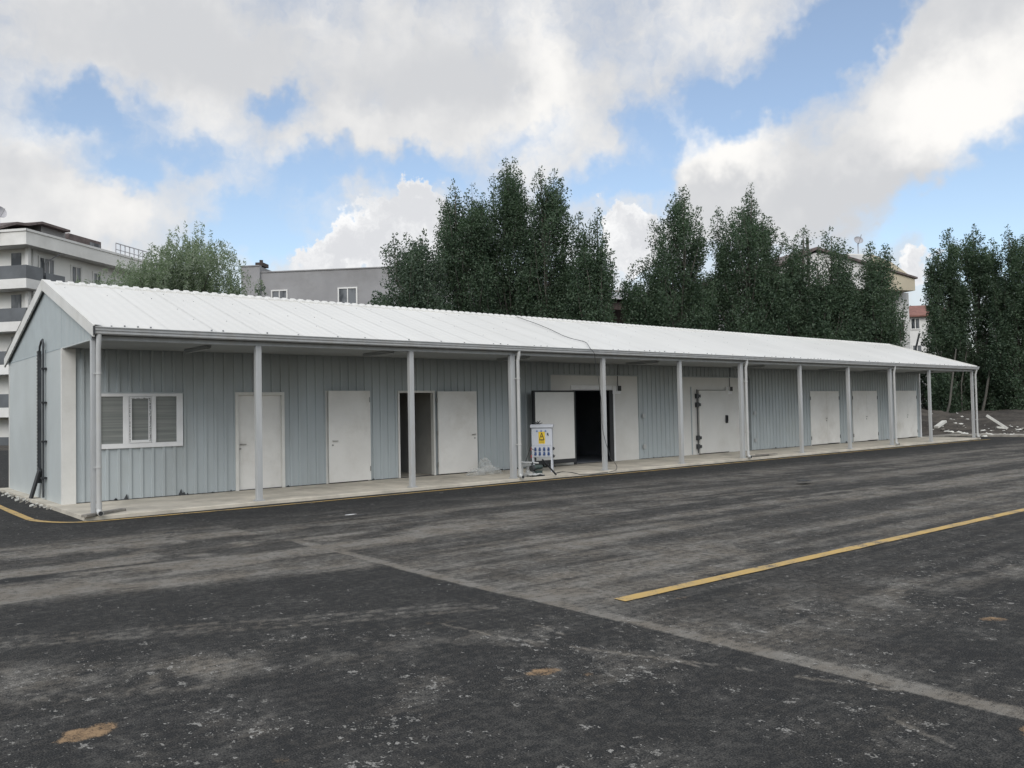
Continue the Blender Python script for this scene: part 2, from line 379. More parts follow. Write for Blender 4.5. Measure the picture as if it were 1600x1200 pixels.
m = bpy.data.materials.new('asphalt'); m.use_nodes = True; k = NT(m.node_tree); b = k.n['Principled BSDF']
at = k.new('ShaderNodeAttribute', attribute_name='stain'); dr, dc, dsn = k.sep(at.outputs['Vector'])
tc = k.new('ShaderNodeTexCoord').outputs['Object']
def n2(v, sc, det, ro=.6, out=0): return k.noise(v, sc, det, ro, out=out, dim='2D')
fine = n2(tc, 95, 2, .7); midn = n2(tc, 13, 4, .7); lown = n2(tc, 2.2, 4, .6); pat = n2(tc, .5, 3, .6)
strn = n2(k.mapping(tc, rot=(0,0,R(-2)), sc=(.8, 9, 1)), 3., 5, .7)
dust = k.math('ADD', dr, k.math('MULTIPLY', k.math('SUBTRACT', strn, .5), k.math('ADD', .16, k.math('MULTIPLY', dr, 1.5))))
dust = k.math('ADD', dust, k.math('MULTIPLY', k.math('SUBTRACT', midn, .5), k.math('ADD', .40, k.math('MULTIPLY', dr, 1.9))))
dust = k.math('ADD', dust, k.math('MULTIPLY', k.math('SUBTRACT', fine, .5), k.math('ADD', .34, k.math('MULTIPLY', dr, 2.0))))
dust = k.math('ADD', dust, k.math('MULTIPLY', k.math('SUBTRACT', lown, .5), .24))
dust = k.mr(dust, .04, .95, 0., 1., False)
tarc = k.mix(k.mr(fine, .3, .72), (.013, .0135, .0137), (.041, .0425, .0432))
tarc = k.mix(k.math('MULTIPLY', k.mr(pat, .35, .7), .35), tarc, (.031, .032, .032))
dustc = k.mix(k.mr(lown, .35, .65), (.165, .150, .128), (.195, .186, .168))
c = k.mix(dust, tarc, dustc)
# mud and mortar chips at three sizes, only as dense as the stain map says
wrp = k.vmath('SUBTRACT', n2(tc, 30, 2, .6, 1), (.5,.5,.5))
for sc_, th, lo, hi in ((8., .55, .16, .30), (19., .55, .16, .36), (46., .42, .16, .36)):
    v = k.new('ShaderNodeTexVoronoi', voronoi_dimensions='2D'); v.inputs['Scale'].default_value = sc_; v.inputs['Randomness'].default_value = 1.
    k.link(k.vmath('ADD', k.mapping(tc, rot=(0, 0, .5), sc=(1.25, .9, 1)), k.vmath('SCALE', wrp, scale=1.3/sc_)), v.inputs['Vector'])
    rnd = k.sep(v.outputs['Color'])
    size = k.math('MULTIPLY', k.math('MULTIPLY', rnd[0], rnd[1]), .31)
    ok = k.math('LESS_THAN', rnd[2], k.math('MULTIPLY', dc, th*1.5))
    msk = k.math('MULTIPLY', k.mr(k.math('SUBTRACT', size, v.outputs['Distance']), -.05, .08), ok)
    msk = k.math('MULTIPLY', msk, k.mr(fine, .32, .55, .25, 1.))
    c = k.mix(k.math('MULTIPLY', msk, k.math('ADD', .25, k.math('MULTIPLY', rnd[1], .7))), c, k.mix(rnd[0], (lo, lo*.96, lo*.86), (hi, hi*.98, hi*.92)))
sandc = k.mix(midn, (.13, .085, .05), (.36, .25, .15))
c = k.mix(k.mr(k.math('ADD', dsn, k.math('MULTIPLY', k.math('SUBTRACT', k.math('ADD', k.math('MULTIPLY', fine, .5), k.math('MULTIPLY', midn, .5)), .5), k.math('ADD', .5, k.math('MULTIPLY', dsn, 3.6)))), .22, 1.0), c, sandc)
k.link(c, b.inputs['Base Color']); b.inputs['Roughness'].default_value = .92; b.inputs['Specular IOR Level'].default_value = .14
bn = k.new('ShaderNodeBump'); bn.inputs['Strength'].default_value = .55; bn.inputs['Distance'].default_value = .006
k.link(fine, bn.inputs['Height']); k.link(bn.outputs[0], b.inputs['Normal'])
M_asph = m
asph = npmesh('asphalt_yard', V, F, M_asph, smooth=True); tag(asph, kind='structure', label='dark dusty asphalt yard')
ca_ = asph.data.attributes.new('stain', 'FLOAT_VECTOR', 'POINT')
ca_.data.foreach_set('vector', np.stack([D.ravel(), Cc.ravel(), S1.ravel()], 1).astype(np.float32).ravel())

# ------------------------------------------------------------------ terrain beyond
m = bpy.data.materials.new('dirt'); m.use_nodes = True; k = NT(m.node_tree); b = k.n['Principled BSDF']
tc = k.new('ShaderNodeTexCoord').outputs['Object']
c = k.mix(k.mr(k.noise(tc, .8, 7, .65), .35, .65), (.030, .026, .022), (.080, .070, .058))
c = k.mix(k.mr(k.noise(tc, 7, 5, .65), .58, .72), c, (.13, .12, .10))
k.link(c, b.inputs['Base Color']); b.inputs['Roughness'].default_value = .95
bn = k.new('ShaderNodeBump'); bn.inputs['Strength'].default_value = 1.; bn.inputs['Distance'].default_value = .08
k.link(k.noise(tc, 5, 6, .7), bn.inputs['Height']); k.link(bn.outputs[0], b.inputs['Normal'])
M_dirt = m
gx = np.unique(np.concatenate([[-600,-300,-150,-80,-40,-20,-10,0], np.arange(2, 40, 2.), np.arange(40, 75, .4), np.arange(75, 140, 5), [180,300,600,900]]))
gy = np.unique(np.concatenate([[-300,-150,-80,-40,-20], np.arange(-12, 30, .4), np.arange(30, 100, 5), [140,200,300,600,900]]))
GX, GY = np.meshgrid(gx, gy)
def ground_z(x, y):
    x = np.asarray(x, float); y = np.asarray(y, float)
    z = -.10+np.interp(x, [44.5, 47, 51, 59, 70, 120], [0, .05, .62, 1.05, 1.3, 2.6])+sm(x, 46.5, 49)*(.34*(fbm(x*.5, y*.5, 4)-.5)+.22*(fbm(x*1.6+3, y*1.6, 3)-.5))
    rub = np.exp(-(((x-53.5)/4.)**2+((y-9.5)/3.)**2))
    return z+rub*.9*fbm(x*1.4, y*1.4, 3)
GZ = ground_z(GX, GY); n1, n2 = len(gx), len(gy)
i, j = np.meshgrid(np.arange(n1-1), np.arange(n2-1)); a = (j*n1+i).ravel()
gr = npmesh('ground', np.stack([GX.ravel(), GY.ravel(), GZ.ravel()], 1), np.stack([a, a+1, a+n1+1, a+n1], 1), M_dirt, smooth=True)
tag(gr, kind='structure', label='bare dirt ground beyond the asphalt')

# walkway slab under the building (structure), ragged mortar edge
mb = MB(); n = 400; pts = []
for q in range(n+1):
    x = 4.5+(41.75-4.5)*q/n; e = -.10+.05*float(fbm(np.array(x*1.1), np.array(3.), 4)-.5)
    pts.append((x, e))
top = [(x, e, 0.) for x, e in pts]; mid = [(x, e-.015, -.012) for x, e in pts]; bot = [(x, e-.02, -.12) for x, e in pts]; bk = [(x, 8.2, 0.) for x, e in pts]
N = n+1; vs = bk+top+mid+bot; fs = []
for r_ in range(3):
    for q in range(n): fs.append((r_*N+q, (r_+1)*N+q, (r_+1)*N+q+1, r_*N+q+1))
mb.add(vs, fs)
mb.add([(4.5,8.2,0),(4.5,pts[0][1],0),(4.5,pts[0][1],-.12),(4.5,8.2,-.12)], [(0,1,2,3)])
mb.add([(41.75,8.2,0),(41.75,-.1,0),(41.75,-.1,-.12),(41.75,8.2,-.12)], [(3,2,1,0)])
o = mb.build('pavement', M_conc, kind='structure', label='pale concrete walkway along the building')

# yellow lines
m = bpy.data.materials.new('yellow_line_paint'); m.use_nodes = True; k = NT(m.node_tree); b = k.n['Principled BSDF']
tc = k.new('ShaderNodeTexCoord').outputs['Object']
nf = k.noise(tc, 60, 4, .75); nl = k.noise(tc, 3.5, 5, .65)
c = k.mix(k.mr(nl, .35, .7), (.49, .33, .105), (.42, .31, .15))
wear = k.mr(k.math('ADD', nf, k.math('MULTIPLY', nl, .75)), .90, 1.06)
c = k.mix(wear, c, (.07, .068, .06))
k.link(c, b.inputs['Base Color']); b.inputs['Roughness'].default_value = .75
bn = k.new('ShaderNodeBump'); bn.inputs['Strength'].default_value = .4; bn.inputs['Distance'].default_value = .005
k.link(nf, bn.inputs['Height']); k.link(bn.outputs[0], b.inputs['Normal'])
M_yel = m
def ribbon(pts, w, z):
    mb = MB(); pts = [Vector((*p, z)) for p in pts]; vs = []
    for q, p in enumerate(pts):
        t = (pts[min(q+1, len(pts)-1)]-pts[max(q-1, 0)]).normalized(); nrm = Vector((-t.y, t.x, 0))
        ww = (w[q] if isinstance(w, list) else w)*.5*(1+.10*math.sin(q*1.7)*random.random())
        vs += [p+nrm*ww, p-nrm*ww]
    mb.add(vs, [(2*q, 2*q+1, 2*q+3, 2*q+2) for q in range(len(pts)-1)]); return mb
cp = [(3.86, 12-.5*q) for q in range(22)]
cp += [(3.86+(4.70-3.86)*(1-math.cos(t)), 1.0-1.36*math.sin(t)) for t in [math.pi/2*q/12 for q in range(13)]][1:]
cp += [(4.70+.3*q, -.36-.15*min(1, q/9)-.0004*q) for q in range(1, 124)]
ribbon(cp, [.13]*26+[.11]*12+[.10]*200, -.0612).build('road_marking', M_yel, kind='structure', label='thin yellow line curving round the building')
ribbon([(6.47+.25*q, -10.43-.0285*.25*q*.9) for q in range(0, 150)], .145, -.0612).build('road_marking', M_yel, kind='structure', label='thick yellow bay line on the open yard')

# ================================================================== THE BUILDING
BL = empty('storage_building', (4.7, 2.45, 0), 'long low prefabricated storage building with white ribbed roof, grey blue walls and a porch', 'building')
XL, XR, YW, YB = 4.70, 41.50, 2.45, 7.95
RX0, RX1 = 4.66, 41.52
ZE, YE, ZR, YR = 3.205, -.14, 4.50, 3.87
def roofz(y): return ZR-(ZR-ZE)/(YR-YE)*abs(y-YR)
# ---- ribbed front wall
PER = .2185
def corr(mb, x0, x1, z0, z1, y, d=.028):
    """trapezoidal sheet facing -y between x0..x1"""
    xs = [x0]; ph = 4.9
    kk = math.floor((x0-ph)/PER)-1
    prof = []
    while ph+kk*PER < x1+PER:
        b0 = ph+kk*PER
        prof += [(b0, 0.), (b0+.130, 0.), (b0+.142, d), (b0+.192, d), (b0+.2045, 0.)]
        kk += 1
    def val(x):
        for (a, u), (b_, w) in zip(prof[:-1], prof[1:]):
            if a <= x <= b_: return u+(w-u)*(x-a)/max(b_-a, 1e-9)
        return 0.
    pts = [(x0, val(x0))]+[p for p in prof if x0 < p[0] < x1]+[(x1, val(x1))]
    vs = []
    for x, u in pts: vs += [(x, y-u, z0), (x, y-u, z1)]
    mb.add(vs, [(2*q, 2*q+2, 2*q+3, 2*q+1) for q in range(len(pts)-1)])
ZT = 3.05
OPEN = [(5.39,6.98,1.05,2.14),(8.12,9.27,0,2.17),(10.32,11.50,0,2.20),(12.32,13.43,0,2.20),(17.53,21.39,0,2.68),(23.60,27.66,0,2.68),(31.70,33.94,0,2.19),(35.06,37.24,0,2.20),(38.96,41.08,0,2.21)]
mb = MB(); x = XL+.23
for a, b_, z0, z1 in OPEN:
    corr(mb, x, a, .015, ZT, YW); corr(mb, a, b_, z1, ZT, YW)
    if z0 > 0: corr(mb, a, b_, .015, z0, YW)
    x = b_
corr(mb, x, XR, .015, ZT, YW)
mb.build('front_wall', M_wall, BL)
# rib ends of base, mortar teeth at the wall foot
mb = MB()
for q in range(60):
    x = random.uniform(5, 41); 
    if any(a-.05 < x < b_+.05 and z0 == 0 for a, b_, z0, z1 in OPEN): continue
    h = random.choice([.03,.04,.05,.07]); w = random.uniform(.02,.06)
    mb.add([(x-w,YW-.034,0),(x+w,YW-.034,0),(x+w*.3,YW-.034,h),(x-w,YW,0),(x+w,YW,0),(x+w*.3,YW,h)], [(0,1,2),(3,5,4),(0,2,5,3),(1,4,5,2)])
for x, h in ((5.86, .11),(6.94, .13),(9.35,.04)):
    mb.add([(x-.03,YW-.036,0),(x+.035,YW-.036,0),(x+.01,YW-.036,h),(x-.05,YW,0),(x+.05,YW,0),(x+.01,YW,h)], [(0,1,2),(3,5,4),(0,2,5,3),(1,4,5,2)])
mb.box((XL+.1,YW-.008,.001),(XR,YW+.05,.016))
mb.build('wall_foot', M_dark, BL)
# window head flashing
mb = MB(); mb.box((5.33,YW-.05,2.145),(7.04,YW-.01,2.175)); mb.build('window_flashing', M_wall, BL)
# ---- gable walls (flat panel, fine joints)
def gable(x, s, name):
    mb = MB()
    prof = [(YW-.0, 0), (YB, 0), (YB, roofz(YB)-.05), (YR, ZR-.05), (YE+.06, ZE-.03), (YE+.06, ZT-.03), (YW, ZT-.03)]
    mb.prism([(x, y, z) for y, z in prof], (.05*s, 0, 0))
    return mb.build(name, M_gable, BL)
g1 = gable(XL, 1, 'gable_wall'); g2 = gable(XR, -1, 'gable_wall')
mb = MB(); y = YW+.02
mb.box((XL-.006, YW+.02, 3.028), (XL-.001, YB, 3.04))          # horizontal joint
while y < YB:                                                  # shallow swages of the upper panel
    mb.box((XL-.004, y, 3.045), (XL-.0005, y+.012, roofz(y)-.10)); y += .1
y = YE+.15
while y < YW: mb.box((XL-.004, y, 3.045), (XL-.0005, y+.012, roofz(y)-.10)); y += .1
mb.build('panel_joints', mat('joint_grey', (.34,.41,.44), .6), BL)
mb = MB(); mb.box((XL-.012, YW-.045, 0), (XL+.235, YW-.006, ZT-.02)); mb.box((XL-.012, YW-.006, 0), (XL-.002, YW+.05, ZT-.02)); mb.build('corner_trim', M_trim, BL)
mb = MB(); mb.box((XL-.012, YB-.06, 0), (XL-.002, YB+.012, 3.0)); mb.box((XL-.012,YB,0),(XL+.1,YB+.012,3.0)); mb.build('corner_trim', M_trim, BL)
mb = MB(); mb.box((XR-.06, YW-.05, 0), (XR+.02, YW-.006, ZT-.02)); mb.build('corner_trim', M_white, BL)
mb = MB(); mb.box((XL+.06, YB-.05, 0), (XR-.06, YB, 3.0)); mb.build('back_wall', M_gable, BL)
# gable foot screws, small hole marks
# ---- roof sheets
RP = .2185
def roof_slope(y0, z0, y1, z1, name):
    mb = MB(); d = .003; dy, dz = y1-y0, z1-z0; L = math.hypot(dy, dz)
    nyv, nzv = (-dz/L, dy/L) if dy > 0 else (dz/L, -dy/L)
    if nzv < 0: nyv, nzv = -nyv, -nzv
    pts = []; x = RX0
    while x < RX1-.01:
        pts += [(x, 0), (x+.055, d), (x+.10, d), (x+.155, 0)]; x += RP
    pts = [(min(a, RX1), h) for a, h in pts]+[(RX1, 0)]
    vs = []
    for a, h in pts: vs += [(a, y0+nyv*h, z0+nzv*h), (a, y1+nyv*h, z1+nzv*h)]
    mb.add(vs, [(2*q, 2*q+2, 2*q+3, 2*q+1) for q in range(len(pts)-1)])
    # underside liner
    mb.add([(RX0, y0, z0-.05), (RX1, y0, z0-.05), (RX1, y1, z1-.05), (RX0, y1, z1-.05)], [(0,1,2,3)])
    mb.add([(RX0, y0, z0-.05), (RX1, y0, z0-.05), (RX1, y0, z0), (RX0, y0, z0)], [(0,1,2,3)])
    mb.add([(RX1, y0, z0-.05), (RX1, y1, z1-.05), (RX1, y1, z1), (RX1, y0, z0)], [(0,1,2,3)])
    mb.add([(RX0, y0, z0-.05), (RX0, y1, z1-.05), (RX0, y1, z1), (RX0, y0, z0)], [(0,1,2,3)])
    return mb.build(name, M_roof, BL)
rf = roof_slope(YE, ZE, YR, ZR, 'roof'); tag(rf, label='front slope of the white ribbed roof')
rb = roof_slope(8.16, roofz(8.16), YR, ZR, 'roof'); tag(rb, label='rear slope of the white ribbed roof')
# ridge cap, scalloped over each rib
mb = MB(); x = RX0+.02; sl = (ZR-ZE)/(YR-YE); n = 0; pts = []
while x < RX1-.02:
    h = .058 if (n % 2 == 0) else .034
    pts += [(x, h), (x+.02, h), (x+RP/2-.03, h), (x+RP/2-.01, h)]; x += RP/2; n += 1
vs = []
for a, h in pts:
    vs += [(a, YR-.17, ZR-.17*sl+h-.012), (a, YR-.02, ZR+h-.004), (a, YR+.02, ZR+h-.004), (a, YR+.17, ZR-.17*sl+h-.012), (a, YR-.17, ZR-.17*sl-.0)]
fs = []
for q in range(len(pts)-1):
    for r_ in range(3): fs.append((5*q+r_, 5*q+5+r_, 5*q+6+r_, 5*q+1+r_))
    fs.append((5*q+4, 5*q+9, 5*q+5, 5*q))
mb.add(vs, fs); rc = mb.build('ridge_cap', M_roof, BL)
# fixing screws with washers near the eave, missing cut ends: dark rib mouths along the eave
mb = MB(); x = RX0+.0775; q = 0
while x < RX1-.1:
    if random.random() < .42:
        y = YE+random.choice([.10,.12,.11]); z = roofz(y)+.007
        mb.box((x-.012, y-.012, z), (x+.012, y+.012, z+.012 if random.random() < .6 else z+.024))
    x += RP; q += 1
for _ in range(130):
    y = random.choice([.9, 1.85, 2.8, 3.4])+random.uniform(-.02,.02); xx = RX0+.0775+RP*random.randint(0, 166); z = roofz(y)+.007
    mb.box((xx-.006, y-.006, z), (xx+.006, y+.006, z+.008))
o = mb.build('roof_fixings', mat('screw_grey', (.22,.23,.24), .5, .3), BL)
bm = bmesh.new(); bm.from_mesh(rf.data); bm.faces.ensure_lookup_table(); nf_ = len(bm.faces); bm.from_mesh(o.data); bm.faces.ensure_lookup_table()
for f_ in bm.faces[nf_:]: f_.material_index = 1
bm.to_mesh(rf.data); bm.free(); rf.data.materials.append(MATS['screw_grey']); bpy.data.objects.remove(o)
# overlaps between sheets: hairline laps
mb = MB(); x = RX0+RP*5+.16
while x < RX1:
    mb.add([(x, YE, ZE+.004), (x+.012, YE, ZE+.004), (x+.012, YR-.17, ZR-.17*sl+.004), (x, YR-.17, ZR-.17*sl+.004)], [(0,1,2,3)]); x += RP*4
mb.build('sheet_laps', mat('lap_grey', (.625,.625,.605), .5), BL)
# barge boards on both gables
def barge(x0, x1):
    mb = MB()
    for y0, y1 in ((YE-.02, YR), (8.18, YR)):
        z0, z1 = roofz(y0), ZR
        mb.prism([(x0, y0, z0-.155), (x0, y1, z1-.17), (x0, y1, z1+.062), (x0, y0, z0+.052)], (x1-x0, 0, 0))
    return mb
barge(RX0-.035, RX0-.002).build('barge_board', M_trim, BL)
barge(RX1+.002, RX1+.03).build('barge_board', M_trim, BL)
mb = MB()
for sgn, y1 in ((-1, YE), (1, 8.16)):     # flashing lying over the first rib
    a = (RX0-.03, YR, ZR+.060); e = (RX0-.03, y1, ZE+.050)
    mb.add([a, e, (RX0+.12, y1, ZE+.048), (RX0+.12, YR, ZR+.058)], [(0,1,2,3)])
mb.build('verge_flashing', M_roof, BL)
mb = MB(); y = YR+.25; pts = []                # black toothed strip standing in for shaded open rib ends under the rear rake
while y < 8.0:
    z = roofz(y)-.15
    pts += [(y, z-.016), (y+.07, z-.07*sl-.016), (y+.075, z-.075*sl-.045), (y+.14, z-.14*sl-.045), (y+.145, z-.145*sl-.016)]
    y += .2185
mb.add([(RX0-.03, a, b_+.03) for a, b_ in pts]+[(RX0-.03, a, b_) for a, b_ in pts], [(q_, q_+1, q_+1+len(pts), q_+len(pts)) for q_ in range(len(pts)-1)])
mb.build('rib_gap_shade', M_black, BL)
# ---- porch beam, soffit, gutter, posts, downpipes
PX = [4.66,7.61,11.13,14.05,17.25,20.48,23.52,26.96,30.22,33.47,36.93,41.30]
mb = MB(); mb.box((XL-.05, -.05, 3.0), (XR, .05, 3.075)); mb.box((XL-.04, -.035, 3.075), (XR, .05, 3.10)); mb.box((XL-.04, -.06, 3.10), (XR, .05, 3.14))
mb.build('porch_beam', M_post, BL)
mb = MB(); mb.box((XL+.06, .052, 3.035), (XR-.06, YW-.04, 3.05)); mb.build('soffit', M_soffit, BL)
gp = [(-.10,3.205),(-.10,3.10),(-.115,3.082),(-.20,3.082),(-.222,3.10),(-.225,3.135),(-.24,3.15),(-.245,3.19),(-.262,3.198),(-.262,3.212),(-.235,3.212),(-.23,3.16),(-.21,3.11),(-.19,3.094),(-.12,3.094)]
mb = MB(); mb.prism([(RX0-.02, y, z) for y, z in gp], (RX1-RX0+.05, 0, 0)); mb.build('gutter', M_post, BL)
mb = MB(); mb.prism([(RX0-.032, -.06, 3.23), (RX0-.032, -.255, 3.225), (RX0-.032, -.25, 3.09), (RX0-.032, -.12, 3.06), (RX0-.032,-.06,2.99)], (.01, 0, 0))
mb.build('gutter_end', M_black, BL)
def post(x, w=.10):
    mb = MB(); mb.box((x-w/2, -.05, .012), (x+w/2, .05, 3.0)); mb.box((x-.09, -.085, .0), (x+.09, .085, .012))
    for a in (-.07, .07):
        for c_ in (-.068, .068): mb.box((x+a-.012, c_-.012, .012), (x+a+.012, c_+.012, .03))
    return mb.build('porch_post', M_post, BL, bevel=.006)
for x in PX: post(x, .15 if x in (14.05, 23.52, 33.47) else .065 if x == 4.66 else .115)
def downpipe(x, r=.042):
    y = -.115
    mb = MB(); mb.tube([(x,-.17,3.09),(x,-.165,3.0),(x,y-.01,2.86),(x,y-.01,.16)], r, 14)
    mb.tube([(x,y-.01,.20),(x,y-.01,.13)], r*1.16, 14); mb.tube([(x,y-.01,.15),(x,y-.012,.09),(x,y-.05,.05),(x,y-.12,.045)], r*1.08, 14)
    o = mb.build('downpipe', M_pipe, BL)
    for z in (2.42, .82):
        c_ = MB(); c_.tube([(x,y-.01,z-.014),(x,y-.01,z+.014)], r*1.22, 14); c_.box((x-.075,y+.01,z-.012),(x+.06,y+.03,z+.012)); c_.build('pipe_clip', M_pipe, o)
    mo = MB(); mo.tube([(x,y-.121,.045),(x,y-.123,.045)], r*.9, 14); mo.build('outlet', M_black, o)
for x in (4.66+.06, 14.05+.10, 23.52+.11, 33.47+.10, 41.30+.09): downpipe(x)
# ---- window
wf = MB(); X0, X1, Z0, Z1 = 5.38, 6.985, 1.04, 2.145; yf = YW-.055
p = lambda px, py=650: on(px, py, 1, YW-.05).x
p1a, p1b, pma, pmb, p3a, p3b = p(157.2), p(192.7), p(201.2), p(236.3), p(243.8), p(276.2)
X0 = p1a-.045
def frame(mb, x0, x1, z0, z1, holes, y0, y1):
    """rectangular sheet with rectangular holes side by side, as butt-jointed bars"""
    zs0 = holes[0][2]; zs1 = holes[0][3]
    mb.box((x0, y0, z0), (x1, y1, zs0)); mb.box((x0, y0, zs1), (x1, y1, z1)); x = x0
    for h in holes: mb.box((x, y0, zs0), (h[0], y1, zs1)); x = h[1]
    mb.box((x, y0, zs0), (x1, y1, zs1))
frame(wf, X0, X1, Z0, Z1, [(p1a,p1b,1.135,2.085),(pma,pmb,1.135,2.085),(p3a,p3b,1.135,2.085)], yf, YW+.02)
win = wf.build('window', M_white, BL, bevel=.004)
sa = MB(); frame(sa, pma+.006, pmb-.006, 1.14, 2.08, [(pma+.055,pmb-.05,1.195,2.035)], yf-.012, YW+.01); sash = sa.build('sash', M_white, win, bevel=.003)
m = bpy.data.materials.new('protective_film'); m.use_nodes = True; k = NT(m.node_tree); b = k.n['Principled BSDF']
tc = k.new('ShaderNodeTexCoord').outputs['Object']
k.link(k.mix(k.mr(k.noise(tc, 55, 3, .7), .47, .53), (.05,.055,.06), (.6,.61,.61)), b.inputs['Base Color']); b.inputs['Roughness'].default_value = .4
fl = MB(); yq = yf-.0145
fl.box((pma+.008,yq,1.16),(pma+.024,yq+.002,2.075)); fl.box((pmb-.040,yq,1.16),(pmb-.012,yq+.002,2.06)); fl.box((pma+.03,yq,2.040),(pmb-.03,yq+.002,2.056)); fl.build('film_strips', m, sash)
m = bpy.data.materials.new('window_glass_with_blind'); m.use_nodes = True; k = NT(m.node_tree); b = k.n['Principled BSDF']
tc = k.new('ShaderNodeTexCoord').outputs['Object']; zc = k.sep(tc)[2]
bands = k.noise(k.mapping(tc, sc=(.25, 1, 16)), 1.6, 3, .6)
k.link(k.mix(k.mr(bands, .35, .68), (.17, .185, .18), (.25, .262, .25)), b.inputs['Base Color'])
b.inputs['Roughness'].default_value = .12; b.inputs['Specular IOR Level'].default_value = .35
M_blind = m
for a, b_ in ((p1a,p1b),(pma+.05,pmb-.045),(p3a,p3b)):
    q = MB(); q.box((a, YW-.02, 1.13), (b_, YW-.01, 2.09)); q.build('pane', M_blind, win)
# ---- doors
def lever(par, x, y, z, s, mm=None):
    mm = mm or M_steel; mb = MB()
    mb.tube([(x,y,z),(x,y-.045,z),(x+.02*s,y-.052,z),(x+.12*s,y-.05,z-.003)], .010, 8)
    mb.build('handle', mm, par)
    mb = MB(); mb.tube([(x,y,z-.10),(x,y-.010,z-.10)], .022, 12); mb.build('keyhole', mm, par)
def dframe(x0, x1, z1, w, y0, y1, name='door_frame', par=None, mm=M_trim):
    mb = MB(); mb.box((x0,y0,0.002),(x0+w,y1,z1)); mb.box((x1-w,y0,0.002),(x1,y1,z1)); mb.box((x0+w,y0,z1-w),(x1-w,y1,z1)); return mb.build(name, mm, par, bevel=.003)
# first door: closed, leaf recessed in a deep frame
l = MB(); l.box((8.19,YW+.02,.012),(9.20,YW+.06,2.10)); d1 = l.build('door', M_door, BL)
dframe(8.12,9.27,2.17,.07,YW-.05,YW+.08,par=d1); lever(d1, 8.25, YW+.02, 1.02, 1)
# second door: leaf standing a hand's breadth proud
ang = R(2.0); hx, hy = 11.50, YW-.035
l = MB(); c0 = Vector((hx-.58*math.cos(ang), hy-.58*math.sin(ang)-.02, 1.11))
ux = Vector((math.cos(ang), math.sin(ang), 0)); uy = Vector((-math.sin(ang), math.cos(ang), 0))
l.obox(c0, ux*.575, uy*.022, (0,0,1.085)); d2 = l.build('door', M_door, BL, bevel=.003)
dframe(10.31,11.50,2.205,.055,YW-.03,YW+.08,par=d2); hp = c0-ux*.48-uy*.022; lever(d2, hp.x, hp.y, 1.01, 1)
h = MB()
for z in (.30, 1.98): h = MB(); h.tube([(11.475,YW-.085,z-.06),(11.475,YW-.085,z+.06)], .011, 8); h.build('hinge', M_steel, d2)
# third door: opening with the leaf folded back against the wall
l = MB(); l.box((13.50,YW-.11,.03),(14.77,YW-.065,2.185)); d3 = l.build('door', M_door, BL, bevel=.003); tag(d3, label='door leaf swung wide open against the wall')
dframe(12.32,13.46,2.205,.055,YW-.03,YW+.10,par=d3); lever(d3, 14.68, YW-.11, 1.03, -1)
h = MB()
for z in (.28, 1.1, 1.95): h = MB(); h.tube([(13.48,YW-.09,z-.06),(13.48,YW-.09,z+.06)], .012, 8); h.build('hinge', M_steel, d3)
# cold room fronts: white flush panels with openings
def coldfront(x0, x1, o0, o1, zo):
    mb = MB(); y0, y1 = YW-.012, YW+.09
    mb.box((x0+.01,y0,.004),(o0,y1,2.67)); mb.box((o1,y0,.004),(x1-.01,y1,2.67)); mb.box((o0,y0,zo),(o1,y1,2.67))
    pn = mb.build('cold_room_front', M_cold, BL)
    t = MB(); t.box((x0-.01,y0-.03,.004),(x0+.04,y0-.001,2.70)); t.box((x0+.04,y0-.03,2.665),(x1,y0-.001,2.70)); t.build('edge_trim', M_wall, pn)
    return pn
cf1 = coldfront(17.53, 21.40, 18.55, 20.16, 2.21)
mb = MB(); y0 = YW-.035
mb.box((18.40,y0,2.23),(20.30,YW-.013,2.37)); mb.box((20.20,y0,.004),(20.30,YW-.013,2.23)); mb.build('opening_frame', M_white, cf1, bevel=.004)
mb = MB(); mb.box((20.02,y0-.02,.004),(20.195,YW-.013,2.20)); mb.box((18.47,y0-.02,.004),(18.55,YW-.013,2.20)); mb.box((18.47,y0-.02,2.20),(20.195,YW-.013,2.215)); mb.build('gasket', M_black, cf1)
yl = YW-.42
A = on(833.5, 610, 1, yl); B_ = on(899, 611, 1, yl); x0, x1 = A.x, B_.x
mb = MB(); mb.box((x0,yl,.10),(x1,yl+.10,A.z)); 
cd1 = mb.build('cold_room_door', M_black, BL, bevel=.01); tag(cd1, label='thick insulated door swung open, black gasket round its inner face')
mb = MB(); mb.box((x0+.05,yl-.012,.22),(x1-.08,yl-.001,A.z-.05)); mb.build('inner_panel', M_cold, cd1)

cf2 = coldfront(23.60, 27.40, 24.50, 26.18, 2.20)
mb = MB(); mb.box((24.50,YW-.075,.03),(26.18,YW-.013,2.215)); cd2 = mb.build('cold_room_door', M_cold, BL, bevel=.012); tag(cd2, label='closed insulated door with black hinges and latch')
mb = MB(); mb.box((24.50,YW-.05,2.216),(26.2,YW-.014,2.23)); mb.build('gasket', M_black, cd2)
mb = MB(); mb.box((24.50,YW-.05,.008),(26.18,YW-.014,.029)); mb.build('door_sweep', M_black, cd2)
mb = MB(); mb.tube([(24.40,YW-.06,.05),(24.40,YW-.06,2.25)], .018, 8); mb.build('hinge_rod', M_dark, cd2)
for z in (.28,.58,1.72,2.02): mb = MB(); mb.box((24.34,YW-.10,z-.08),(24.46,YW-.014,z+.08)); mb.box((24.481,YW-.10,z-.05),(24.56,YW-.076,z+.05)); mb.build('hinge', M_dark, cd2)
mb = MB(); mb.box((24.10,YW-.03,.02),(24.15,YW-.013,2.34)); mb.build('rail', M_wall, cd2)
mb = MB(); mb.obox((26.02,YW-.10,1.19),(.055,0,0),(0,.025,0),(0,0,.14)); mb.obox((26.02,YW-.14,1.22),(.02,0,0),(0,.02,0),(0,0,.10)); mb.build('handle', M_black, cd2, bevel=.01)
